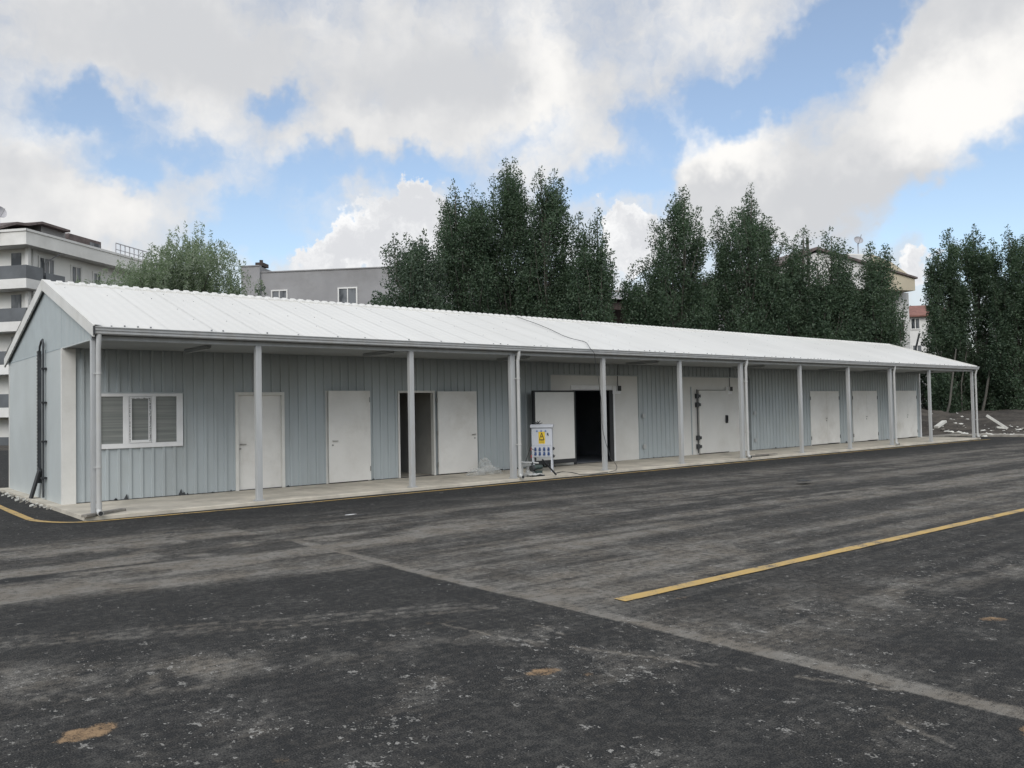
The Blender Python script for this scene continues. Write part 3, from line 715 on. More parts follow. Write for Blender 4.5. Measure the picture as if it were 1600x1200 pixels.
mb = MB(); mb.box((27.42,YW-.05,.004),(27.58,YW+.05,2.66)); mb.build('slot_strip', mat('strip_grey', (.16,.18,.185), .6), BL)
# three double doors
for a, b_, zt in ((31.70,33.94,2.19),(35.06,37.24,2.20),(38.96,41.08,2.21)):
    mid_ = a+(b_-a)*.56
    l = MB(); l.box((a+.015,YW-.05,.035),(mid_-.003,YW+.01,zt-.012)); l.box((mid_+.003,YW-.05,.05),(b_-.015,YW+.01,zt-.012)); dd = l.build('double_door', M_door, BL, bevel=.003)
    dframe(a,b_,zt,.014,YW-.052,YW+.05,par=dd)
    lever(dd, mid_-.06, YW-.05, 1.08, -1, M_dark)
    h = MB()
    for z in (.3, 1.9):
        for xx in (a+.006, b_-.006): h = MB(); h.box((xx-.012,YW-.066,z-.07),(xx+.012,YW-.051,z+.07)); h.build('hinge', M_dark, dd)
# boxes on the cold room fronts with their cables
def cbox(px0, px1, py0, pym, py1, par):
    y = YW-.013; a = on(px0, py1, 1, y); b_ = on(px1, py0, 1, y); mz = on(px0, pym, 1, y).z
    mb = MB(); mb.box((a.x-.08, y-.05, a.z), (b_.x, y-.001, b_.z)); mb.box((a.x+.08, y-.09, mz), (b_.x, y-.051, b_.z)); o = mb.build('control_box', M_white, par)
    mb = MB(); mb.box((a.x+.10, y-.105, mz), (b_.x-.02, y-.091, b_.z-.0)); mb.build('display', M_black, o)
    mb = MB(); xx = (a.x+b_.x)/2+.05; mb.tube([(xx, y-.02, b_.z), (xx, y-.02, 2.76), (xx, y-.05, 3.03)], .011, 6); mb.build('cable', M_dark, o)
cbox(958.5, 967.5, 603, 611, 615.5, cf1); cbox(1135, 1141.5, 604.5, 611, 616, cf2)
mb = MB()
for px, py in ((1005,650),(1006.5,698),(1178.7,645.5),(1180,688)):
    c_ = on(px, py, 1, YW-.03); mb = MB(); mb.box((c_.x-.06,YW-.07,c_.z-.06),(c_.x+.07,YW-.031,c_.z+.07)); mb.build('socket_plate', M_post, BL)
# ---- interior
mb = MB()
for x in (7.55, 9.75, 12.0, 13.62, 17.2): mb.box((x, YW+.10, .002), (x+.06, YB-.06, 3.0))
mb.box((XL+.06, YW+.10, 3.0), (17.2, YB-.06, 3.03)); mb.box((12.06, 5.4, .002), (13.62, 5.46, 3.0)); mb.build('interior_wall', M_inner, BL)
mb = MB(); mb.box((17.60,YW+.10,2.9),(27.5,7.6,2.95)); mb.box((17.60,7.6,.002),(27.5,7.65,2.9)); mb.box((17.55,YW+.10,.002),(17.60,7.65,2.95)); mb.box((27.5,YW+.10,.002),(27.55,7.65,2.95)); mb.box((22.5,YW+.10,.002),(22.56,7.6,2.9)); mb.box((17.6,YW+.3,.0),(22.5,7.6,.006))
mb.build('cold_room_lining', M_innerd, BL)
# ---- cable tray and conduit on the gable
mb = MB(); x = XL
yt = on(66, 650, 0, x).y; yt2 = on(73, 650, 0, x).y
for ya, yb_ in ((yt+.06, yt+.15),):
    mb.box((x-.075, ya, .32), (x-.065, yb_, 3.1)); 
    mb.box((x-.07, ya, .32), (x-.003, ya+.006, 3.1)); mb.box((x-.07, yb_-.006, .32), (x-.003, yb_, 3.1))
tr = mb.build('cable_tray', M_dark, BL)
mb = MB(); z = .5
tv = []
while z < 3.1: tv.append(z); z += .07
bm = bmesh.new(); bm.from_mesh(tr.data); off = OFF[BL.name]
for z in tv:
    vv = [bm.verts.new(Vector(c_)-off) for c_ in ((x-.0765,yt+.085,z),(x-.0765,yt+.135,z),(x-.0765,yt+.135,z+.028),(x-.0765,yt+.085,z+.028))]; f_ = bm.faces.new(vv); f_.material_index = 1
bm.to_mesh(tr.data); bm.free(); tr.data.materials.append(M_pipe)
mb = MB(); mb.box((x-.012, yt2+.10, .02), (x-.003, yt2+.30, 3.1)); mb.build('backing_strip', M_gable, BL)
mb = MB(); mb.tube([(x-.06,yt2+.02,.05),(x-.06,yt2+.02,3.22),(x-.07,yt2+.03,3.30),(x-.075,yt2+.12,3.27),(x-.075,yt2+.26,3.17),(x-.07,yt2+.33,3.05),(x-.06,yt2+.34,2.9)], .022, 10)
cn = mb.build('conduit', M_dark, BL)
for z in (.45,1.2,2.0,2.7):
    mb = MB(); mb.box((x-.10,yt2-.045,z-.02),(x-.003,yt2+.085,z+.02)); mb.build('pipe_clip', M_black, cn)

# ================================================================== THINGS AROUND THE BUILDING
LN = ['first','second','third','fourth','fifth','sixth','seventh','eighth','ninth','tenth','eleventh']
lights = [(6.89,1.25,0),(10.8,.8,1),(14.95,1.0,3),(20.0,1.0,4),(25.95,1.35,6),(31.5,1.25,8),(35.1,1.25,9),(39.0,1.3,10)]
for x, y, bi in lights:
    e = empty('ceiling_light', (x, y, 3.033), f'white batten light under the porch ceiling between the {LN[bi]} and {"twelfth" if bi==10 else LN[bi+1]} posts from the left', 'ceiling light', 'batten lights along the porch ceiling')
    mb = MB(); mb.box((x-.05,y-.62,2.985),(x+.05,y+.62,3.033)); mb.build('housing', M_soffit, e, bevel=.006)
    mb = MB(); mb.box((x-.035,y-.60,2.955),(x+.035,y+.60,2.984)); mb.build('diffuser', M_soffit, e, bevel=.008)

# electrical cabinet
CC = on(848.5, 737, 2, 0); cx0, cx1 = CC.x-.275, CC.x+.275; fy = CC.y-.17; _k = lambda py: CAM.z+ray(848.5, py).z*((CC-CAM).length-.15)/ray(848.5, py).length; zt, zb, zr, zmid = _k(668), _k(714.5), _k(663), _k(697.5)
EC = empty('electrical_cabinet', ((cx0+cx1)/2, fy+.17, 0), 'light grey electrical cabinet on legs with yellow warning sign and eight blue sockets', 'electrical cabinet')
M_cab = mat('cabinet_grey', (.52,.55,.60), .4, 0, .04, 3, dirt=(.36,.35,.32), dirt_amt=.3)
M_blue = mat('socket_blue', (.05,.10,.26), .45, 0, .15, 20)
M_red = mat('socket_red', (.35,.03,.03), .45, 0, .15, 20)
mb = MB(); mb.box((cx0,fy,zb),(cx1,fy+.34,zt)); body = mb.build('body', M_cab, EC, bevel=.006)
mb = MB(); mb.prism([(cx0-.03,fy-.05,zt),(cx0-.03,fy+.38,zt),(cx0-.03,fy+.38,zr-.03),(cx0-.03,fy+.30,zr),(cx0-.03,fy+.02,zr),(cx0-.03,fy-.05,zr-.04)], (cx1-cx0+.06,0,0)); mb.build('hood', M_cab, EC, bevel=.005)
mb = MB(); mb.box((cx0+.02,fy-.014,zmid+.02),(cx1-.02,fy-.001,zt-.02)); dr_ = mb.build('door', M_cab, EC, bevel=.003)
mb = MB(); mb.box((cx0+.02,fy-.016,zb+.015),(cx1-.02,fy-.001,zmid-.012)); pl = mb.build('socket_panel', M_cab, EC, bevel=.003)
for r_ in range(2):
    for c_ in range(4):
        x = cx0+.10+c_*(cx1-cx0-.20)/3; z = zmid-.075-r_*.12
        mb = MB(); mb.tube([(x,fy-.016,z),(x,fy-.05,z-.012)], .033, 12); mb.box((x-.027,fy-.045,z+.034),(x+.027,fy-.017,z+.050)); mb.box((x-.005,fy-.052,z+.028),(x+.005,fy-.03,z+.060)); mb.tube([(x,fy-.05,z-.012),(x,fy-.058,z-.016)], .028, 12)
        mb.build('socket', M_blue, pl)
for c_ in range(3):
    x = cx0+.15+c_*.115; mb = MB(); mb.tube([(x,fy-.014,zt-.09),(x,fy-.03,zt-.09)], .026, 12); mb.build('indicator_lamp', mat('lamp_lens', (.16,.24,.42), .3) if c_ == 0 else MATS['lamp_lens'], dr_)
mb = MB(); mb.box((cx1-.13,fy-.03,zmid+.30),(cx1-.10,fy-.015,zmid+.36)); mb.tube([(cx1-.10,fy-.015,zmid+.30),(cx1-.10,fy-.03,zmid+.30)], .014, 8); mb.build('lock', M_black, dr_)
M_ys = mat('sign_yellow', (.72,.50,.02), .5, 0, .04, 5)
sx0, sx1, sz0, sz1 = CC.x-.085, CC.x+.085, _k(693), _k(674.5)
mb = MB(); mb.box((sx0,fy-.0175,sz0),(sx1,fy-.0145,sz1)); sg = mb.build('warning_sign', M_ys, dr_)
mb = MB(); xm = (sx0+sx1)/2; hw = (sx1-sx0)*.36; zt0 = sz0+(sz1-sz0)*.34; zt1 = sz1-.03; yy = fy-.0195
def bar(a, b_, w):
    a = Vector((a[0], yy, a[1])); b_ = Vector((b_[0], yy, b_[1])); d_ = (b_-a); L = d_.length; d_.normalize(); n_ = Vector((-d_.z, 0, d_.x))
    mb.obox((a+b_)/2, d_*(L/2), Vector((0, .001, 0)), n_*(w/2))
bar((xm-hw,zt0),(xm+hw,zt0),.018); bar((xm-hw,zt0),(xm,zt1),.018); bar((xm+hw,zt0),(xm,zt1),.018)
mb.add([(xm+.012,yy-.001,zt1-.07),(xm-.028,yy-.001,zt0+.075),(xm-.002,yy-.001,zt0+.080),(xm-.016,yy-.001,zt0+.025),(xm+.028,yy-.001,zt0+.10),(xm+.004,yy-.001,zt0+.10)], [(0,1,2),(2,3,4,5),(0,2,5)])
# two rows of small capitals under the triangle, as on a danger notice
zq = sz0+(sz1-sz0)*.22
for rr, (cnt, hh) in enumerate(((6, .026),(8, .022))):
    wq = (sx1-sx0)*.74/cnt
    for c_ in range(cnt):
        xa = sx0+(sx1-sx0)*.13+c_*wq; za = zq-rr*.042
        mb.box((xa,yy-.001,za),(xa+wq*.22,yy,za+hh)); 
        if c_ % 3 != 1: mb.box((xa+wq*.5,yy-.001,za),(xa+wq*.70,yy,za+hh))
        if c_ % 2 == 0: mb.box((xa+wq*.22,yy-.001,za+hh*.75),(xa+wq*.5,yy,za+hh))
        else: mb.box((xa+wq*.22,yy-.001,za+hh*.4),(xa+wq*.5,yy,za+hh*.62))
mb.build('sign_lettering', M_black, sg)
for sx_, sy_ in ((cx0+.025,fy+.02),(cx1-.025,fy+.02),(cx0+.025,fy+.32),(cx1-.025,fy+.32)):
    mb = MB(); mb.box((sx_-.022,sy_-.022,0.004),(sx_+.022,sy_+.022,zb-.001)); mb.build('leg', M_cab, EC, bevel=.003)
for zz in (zmid-.06, zmid-.26):
    mb = MB(); mb.box((cx1+.001,fy+.06,zz-.04),(cx1+.035,fy+.14,zz+.04)); mb.tube([(cx1+.035,fy+.10,zz),(cx1+.055,fy+.10,zz-.01)], .028, 10); mb.build('side_socket', M_dark, EC)
    mb = MB(); mb.box((cx0-.03,fy+.03,zz-.04),(cx0-.001,fy+.10,zz+.04)); mb.build('side_socket', M_red, EC)
mb = MB(); z0 = zr+.002
for _ in range(14):
    a = Vector((CC.x-.20+random.random()*.16, CC.y+.02+random.random()*.12, z0+random.random()*.02)); mb.tube([a, a+Vector((random.uniform(-.08,.08), random.uniform(-.05,.05), random.uniform(.01,.09)))], .010, 6)
mb.build('wire_offcuts', M_dark, label='small heap of dark wire offcuts on top of the electrical cabinet', cat='wire offcuts')
EC.rotation_euler[2] = R(-47)
# black bar leaning on the cabinet
a = on(847.5, 718, 1, -.12); b_ = on(869, 741, 1, -.20); b_.z = .02
mb = MB(); mb.tube([a, b_], .022, 8); mb.build('leaning_bar', M_black, label='short black bar leaning under the electrical cabinet', cat='bar')
# pipe offcut on a heap of fittings left of the cabinet
c_ = on(819, 741, 2, .0); hx_ = c_.x-.25; hy_ = .12
mb = MB(); a = on(811, 722, 1, .1); b_ = on(841, 723.5, 1, .05); mb.tube([a, b_], .022, 10); mb.build('pipe_offcut', M_pipe, label='long white pipe offcut lying over the pump beside the cabinet', cat='pipe')
mb = MB(); a = on(811, 727, 1, .22); b_ = on(828, 727, 1, .22); mb.box((a.x, .18, a.z-.03), (b_.x, .26, a.z+.03)); mb.box((b_.x-.10,.19,.01),(b_.x-.05,.25,a.z-.03)); mb.box((a.x+.06,.19,.01),(a.x+.11,.25,a.z-.03)); mb.build('small_bench', M_pipe, label='small white bracket bench between the downpipe and the cabinet', cat='bench')
M_green = mat('dull_green_enamel', (.06,.085,.08), .4, .2, .3, 12)
PU = empty('water_pump', (hx_+.02, .05, 0), 'small dull green pump with hoses on the walkway beside the downpipe', 'pump')
px_ = hx_-.02
mb = MB(); mb.tube([(px_-.05,.05,.22),(px_+.20,.05,.22)], .062, 14); mb.tube([(px_+.20,.05,.22),(px_+.23,.05,.22)], [.062,.045], 14); mb.box((px_-.02,-.03,.06),(px_+.17,.13,.14)); mb.build('motor', M_green, PU)
mb = MB(); mb.tube([(px_-.13,.05,.20),(px_-.05,.05,.20)], .075, 14); mb.tube([(px_-.09,.05,.28),(px_-.09,.05,.36)], .02, 10); mb.build('pump_head', M_dark, PU)
mb = MB()
for s_ in range(3):
    pts_ = []; x0_, y0_ = px_-.18, -.02+.04*s_
    for t in range(22): pts_.append((x0_+.33*math.sin(t*.55+s_)*.6+.12, y0_+.10*math.cos(t*.8+s_), .025+.045*abs(math.sin(t*.9+s_*2))))
    mb.tube(pts_, .012, 6)
mb.build('hose', M_pipe, PU)
mb = MB(); mb.box((px_-.2,-.06,.003),(px_+.22,.16,.03)); mb.build('base_plate', M_dark, PU)
# polythene: crumpled heaps
m = bpy.data.materials.new('clear_polythene'); m.use_nodes = True; k = NT(m.node_tree); b = k.n['Principled BSDF']
b.inputs['Base Color'].default_value = (.62,.64,.63,1); b.inputs['Roughness'].default_value = .25; b.inputs['Alpha'].default_value = .26
M_plast = m
def crumple(name, c, r, seed, label, cat, mm=None, sq=1.):
    rs = np.random.default_rng(seed); nu, nv = 26, 14
    V = []; F = []
    for j in range(nv):
        for i in range(nu):
            th = 2*math.pi*i/nu; ph = math.pi/2*j/(nv-1)
            rr = 1+.35*(float(fbm(np.array(i*.9+seed), np.array(j*.9+seed*3.), 3))-.5)*2
            V.append((c[0]+r[0]*rr*math.cos(th)*math.cos(ph), c[1]+r[1]*rr*math.sin(th)*math.cos(ph), max(.004, c[2]+r[2]*rr*math.sin(ph))))
    for j in range(nv-1):
        for i in range(nu): F.append((j*nu+i, j*nu+(i+1) % nu, (j+1)*nu+(i+1) % nu, (j+1)*nu+i))
    mb = MB(); mb.add(V, F); return mb.build(name, mm or M_plast, label=label, cat=cat)
c1 = on(752, 738, 2, 0); c2 = on(768, 733, 2, 0)
crumple('plastic_bag', (on(756,722,1,2.1).x, 2.05, 0), (.24,.18,.36), 3, 'tall clear plastic bag heaped against the ribbed wall', 'plastic bag')
crumple('plastic_bag', (on(745,738,1,1.5).x, 1.5, 0), (.28,.22,.16), 5, 'low clear plastic bag lying before the open door leaf', 'plastic bag')
crumple('plastic_bag', (on(766,736,1,1.6).x, 1.65, 0), (.36,.25,.20), 8, 'wide clear plastic bag spread right of the low one', 'plastic bag')
crumple('plastic_bag', (on(835,738,1,0).x-.05, .12, 0), (.16,.16,.14), 11, 'grey plastic bag under the left legs of the cabinet', 'plastic bag')
crumple('paper_scrap', (*on(548, 810.5, 2, -.065)[:2], -.066), (.10,.05,.03), 21, 'crumpled white paper scrap on the asphalt before the second post', 'paper', M_white)
crumple('clod_shade_lump', (*on(563, 811, 2, -.065)[:2], -.066), (.10,.06,.03), 23, 'black lump standing in for the shade beside the white paper scrap', 'clod', M_black)  # black lump modelled as the paper scrap's shade
crumple('clod_shade_lump', (*on(1256, 756, 2, -.065)[:2], -.066), (.20,.12,.06), 25, 'dark clod alone on the asphalt before the right half of the building', 'clod', M_black)
crumple('clod_shade_lump', (*on(265, 840, 2, -.065)[:2], -.066), (.07,.05,.035), 27, 'small dark clod near the left corner of the yard', 'clod', M_dark)
# metal bracket lying by the wall
a = on(780, 734, 2, .01); mb = MB(); mb.box((a.x,a.y-.0,.003),(a.x+.42,a.y+.03,.06)); mb.box((a.x,a.y-.16,.003),(a.x+.42,a.y-.13,.02)); mb.box((a.x,a.y-.13,.003),(a.x+.03,a.y,.03)); mb.box((a.x+.39,a.y-.13,.003),(a.x+.42,a.y,.03))
mb.build('metal_bracket', M_dark, label='flat dark metal bracket on the walkway left of the fourth post', cat='bracket')
# grey plank on the walkway behind the first post
a = on(131, 806, 2, .03); b_ = on(193, 795.5, 2, .03); d_ = (b_-a).normalized(); n_ = Vector((-d_.y, d_.x, 0))
mb = MB(); mb.obox((a+b_)/2+Vector((0,0,-.005)), d_*((b_-a).length/2), n_*.055, (0,0,.022)); mb.build('plank', M_wood, bevel=.003, label='grey plank on the walkway behind the first post', cat='plank')
# flat boards by the seventh post
a = on(1172, 714, 2, .01); mb = MB(); mb.obox(a+Vector((.5,.05,.015)), (.5,.05,0), (-.02,.14,0), (0,0,.012)); mb.obox(a+Vector((.9,-.02,.04)), (.45,-.06,0), (.02,.08,0), (0,0,.010)); mb.build('scrap_boards', M_wood, label='dark scrap boards on the walkway right of the seventh post', cat='boards')
# black board leaning on the gable
a = on(61, 750, 0, XL-.07); base = on(47, 783, 2, -.06); topp = Vector((XL-.055, a.y, .62)); d_ = (base-topp); L = d_.length; d_.normalize()
s_ = Vector((0,1,0)); s_ = (s_-d_*s_.dot(d_)).normalized()
mb = MB(); mb.obox((base+topp)/2, d_*(L/2), s_*.10, d_.cross(s_)*.022); mb.build('rubber_board', M_black, bevel=.008, label='black rubber board leaning against the gable wall by the cable tray', cat='board')
# cable over the roof, down past the fifth post
def onroof(px, py):
    d = ray(px, py); sl_ = (ZR-ZE)/(YR-YE); t = (ZE-sl_*YE-CAM.z+sl_*CAM.y)/(d.z-sl_*d.y); p_ = CAM+d*t; p_.z += .045; return p_
pts_ = [onroof(*v) for v in ((801,493.8),(815,500),(835,507),(855,515),(872,523),(880,527),(893,531.5),(906,534.5),(916,538))]
pts_ += [on(922, 544, 1, -.30), on(928.5, 552, 1, -.29)]+[on(px, py, 1, -.22) for px, py in ((930,562),(933,580),(936,600),(940,632),(941,665),(946,690),(951,705),(954,716))]
lastp = on(958, 727, 2, .012); pts_ += [on(960,722,1,.3), on(964,730,2,.012), on(961,735,2,.012), on(950,738,2,.012)]
sm_pts = []
for q_ in range(len(pts_)-1):
    p0_, p1_, p2_, p3_ = pts_[max(q_-1,0)], pts_[q_], pts_[q_+1], pts_[min(q_+2,len(pts_)-1)]
    for s_ in range(4):
        t = s_/4; sm_pts.append(.5*((2*p1_)+(-p0_+p2_)*t+(2*p0_-5*p1_+4*p2_-p3_)*t*t+(-p0_+3*p1_-3*p2_+p3_)*t**3))
mb = MB(); mb.tube(sm_pts, .008, 6); mb.build('power_cable', M_dark, label='dark cable running over the white roof and down past the fifth post', cat='cable')
mb = MB(); mb.tube([on(821,722,1,1.2), on(826,708,1,.7), on(829,700,1,.2), (cx0-.04,fy+.13,zmid-.1)], .009, 6); mb.build('power_cable', M_dark, label='thin cable hanging from the left side of the cabinet', cat='cable')
wig = lambda lst: [on(px, py, 2, .015) for px, py in lst]
mb = MB(); mb.tube(wig([(866,740),(878,737),(893,738),(905,741),(925,741),(950,738)]), .010, 6); mb.build('power_cable', M_dark, label='cable snaking along the walkway edge right of the cabinet', cat='cable')

# ---- far right: kerb strip, planks, rubble
mb = MB(); mb.box((44.62,-14,-.12),(46.4,1.9,.015)); mb.box((42.2,2.3,-.12),(46.4,2.9,.0)); mb.build('kerb', M_concd, kind='structure', label='low concrete kerb strip at the far edge of the asphalt')
M_wp = mat('white_offcut', (.60,.60,.56), .6, 0, .1, 3)
def stick(p0, p1, w, h, label, name='white_plank', mm=None):
    p0, p1 = Vector(p0), Vector(p1); d = (p1-p0); L = d.length; d.normalize(); n_ = d.cross(Vector((0,0,1))).normalized(); u_ = n_.cross(d)
    mb = MB(); mb.obox((p0+p1)/2, d*(L/2), n_*w, u_*h); return mb.build(name, mm or M_wp, label=label, cat='plank')
def hitg(px, py):
    r_ = ray(px, py); t = 36.
    while t < 90:
        q_ = CAM+r_*t
        if q_.z < float(ground_z(q_.x, q_.y)): return q_
        t += .05
    return q_
P2 = hitg(1574.5, 671.5); P2.z += .05; P1 = dep(1541.5, 649, (P2-CAM).dot(FWD)+.6)
stick(P1, P2, .06, .06, 'long white plank propped up diagonally on the dirt')
stick(dep(1527, 665.5, 52), dep(1551, 655, 52.5), .09, .05, 'short white plank tilted on the dirt behind the porch end') if False else None
stick(dep(1528, 668, 51), dep(1551.5, 663, 51.5), .07, .05, 'white offcut lying flat before the dirt bank') if False else None
stick(hitg(1463, 669)+Vector((0,0,.05)), hitg(1476, 664)+Vector((0,0,.2)), .12, .06, 'short white plank seen between the last two posts')
stick(hitg(1557, 669)+Vector((0,0,.05)), hitg(1570, 670.5)+Vector((0,0,.06)), .08, .05, 'pale timber offcut under the diagonal plank')
stick(dep(1478, 631.5, 56), dep(1486, 627.5, 56), .05, .05, 'thin pale strip on top of the dirt bank')
rg = 'pale rubble pieces on the dirt by the asphalt edge'
bases = []
for q_ in range(30):
    n_ = 9; V = [(math.cos(2*math.pi*i/n_)*random.uniform(.6,1), math.sin(2*math.pi*i/n_)*random.uniform(.6,1), random.uniform(-.1,.1)) for i in range(n_)]
    V2 = [(x*random.uniform(.4,.8), y*random.uniform(.4,.8), random.uniform(.4,.8)) for x, y, z in V]
    me = bpy.data.meshes.new('rubble_piece'); me.from_pydata(V+V2, [], [tuple(range(n_))[::-1], tuple(range(n_, 2*n_))]+[(i, (i+1) % n_, (i+1) % n_+n_, i+n_) for i in range(n_)])
    me.materials.append(M_wp if q_ % 3 else M_concd); bases.append(me)
def piece(x, y, s, z=None, i=0):
    o = bpy.data.objects.new('rubble_piece', bases[i % 30]); COL.objects.link(o)
    zz = float(ground_z(x, y)) if z is None else z
    o.location = (x, y, zz-.02*s); o.rotation_euler = (random.uniform(-.3,.3), random.uniform(-.3,.3), random.uniform(0, 6.3)); o.scale = (s*random.uniform(.7,1.6), s, s*random.uniform(.25,.5))
    return tag(o, 'pale broken rubble piece lying on the dirt past the far end of the building', 'rubble', rg)
i_ = 0
for px, py, sz_ in [(1540,682,.22),(1545,681,.25),(1550,683,.16),(1570,682,.14),(1582,682,.14),(1592,672,.25),(1597,671,.22),(1538,685,.16),(1535,673,.15),(1562,678,.10),(1530,684,.12),(1486,675,.2),(1492,677,.25),(1500,676,.22),(1508,678,.2),(1472,672,.18),(1480,674,.15),(1462,637,.22),(1468,635,.25),(1473,634,.2),(1487,633,.18),(1492,636,.12),(1513,639,.2)]:
    p_ = hitg(px, py); piece(p_.x, p_.y, sz_, None if p_.x > 46.5 else .0, i_); i_ += 1
for _ in range(34):
    p_ = hitg(random.uniform(1456,1522), random.uniform(638, 672)); piece(p_.x, p_.y, random.choice([.05,.07,.10,.14]), None, i_); i_ += 1
for _ in range(40):
    p_ = hitg(random.uniform(1525,1606), random.choice([random.uniform(672, 684), random.uniform(655, 684)])); piece(p_.x, p_.y, random.choice([.04,.06,.09]), None if p_.x > 46.5 else .0, i_); i_ += 1
# debris along the gable foot
mb = MB()
for _ in range(320):
    y = random.uniform(2.3, 8.3); x = XL-.02-abs(random.gauss(0, .13)); s = random.uniform(.008, .035)
    mb.obox((x, y, -.055+s*.4), (s,0,.3*s), (0,s*random.uniform(.5,1.2),0), (0,0,s*.5), random.choice([0,0,1]))
mb.build('gravel', [M_concd, M_wp], kind='stuff', label='gravel and white crumbs along the foot of the gable wall', cat='gravel')

# ================================================================== TREES
def leafmat(name, c1, c2, tr=.25):
    m = bpy.data.materials.new(name); m.use_nodes = True; k = NT(m.node_tree); k.n.remove(k.n['Principled BSDF'])
    tc = k.new('ShaderNodeTexCoord').outputs['Object']
    geo = k.new('ShaderNodeNewGeometry')
    f = k.math('ADD', k.math('MULTIPLY', k.noise(tc, .9, 3), .7), k.math('MULTIPLY', geo.outputs['Random Per Island'], .45))
    c = k.mix(k.mr(f, .3, .85), c1, c2)
    d = k.new('ShaderNodeBsdfDiffuse'); t = k.new('ShaderNodeBsdfTranslucent'); g_ = k.new('ShaderNodeBsdfGlossy'); g_.inputs['Roughness'].default_value = .45
    k.link(c, d.inputs[0]); k.link(k.mix(1., c, (1.05, 1.3, .8), 'MULTIPLY'), t.inputs[0]); g_.inputs[0].default_value = (.5,.5,.5,1)
    mx = k.new('ShaderNodeMixShader'); mx.inputs[0].default_value = tr+.10; k.link(d.outputs[0], mx.inputs[1]); k.link(t.outputs[0], mx.inputs[2])
    m2 = k.new('ShaderNodeMixShader'); m2.inputs[0].default_value = .03; k.link(mx.outputs[0], m2.inputs[1]); k.link(g_.outputs[0], m2.inputs[2])
    k.link(m2.outputs[0], k.n['Material Output'].inputs[0]); return m
L_pop = leafmat('poplar_leaves', (.044,.072,.048), (.100,.145,.092))
L_light = leafmat('young_poplar_leaves', (.055,.080,.062), (.105,.145,.10))
L_wil = leafmat('willow_leaves', (.17,.205,.155), (.28,.325,.245), .35)
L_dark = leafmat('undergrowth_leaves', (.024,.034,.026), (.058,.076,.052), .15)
L_red = leafmat('rusty_leaves', (.05,.035,.022), (.11,.06,.035), .15)
M_bark = mat('bark', (.085,.08,.068), .9, 0, .3, 3, bump=.6, bscale=15, stretch=(2,2,.4))
M_barkp = mat('pale_bark', (.095,.092,.08), .9, 0, .3, 3, bump=.5, bscale=15, stretch=(2,2,.4))

def leaves(cent, rad, cnt, size, rs, droop=0., flat=1.):
    """leaf quads gaussian-scattered round clump centres"""
    n = int(cnt.sum()); idx = np.repeat(np.arange(len(cent)), cnt)
    g3 = rs.normal(0, 1, (n, 3)); g3 /= np.maximum(1, np.linalg.norm(g3, axis=1)/1.75)[:, None]
    p = cent[idx]+g3*rad[idx][:, None]*.55*np.array([1, 1, flat])
    a = rs.normal(0, 1, (n, 3)); a /= np.linalg.norm(a, axis=1)[:, None]
    if droop: a[:, 2] -= droop; a /= np.linalg.norm(a, axis=1)[:, None]
    b = np.cross(a, rs.normal(0, 1, (n, 3))); b /= np.linalg.norm(b, axis=1)[:, None]
    s = size*rs.uniform(.6, 1.25, n)[:, None]; w = s*rs.uniform(.35, .6, n)[:, None]*(1 if not droop else .45)
    V = np.stack([p-a*s*.5, p+b*w*.5, p+a*s*.5, p-b*w*.5], 1).reshape(-1, 3)
    return V
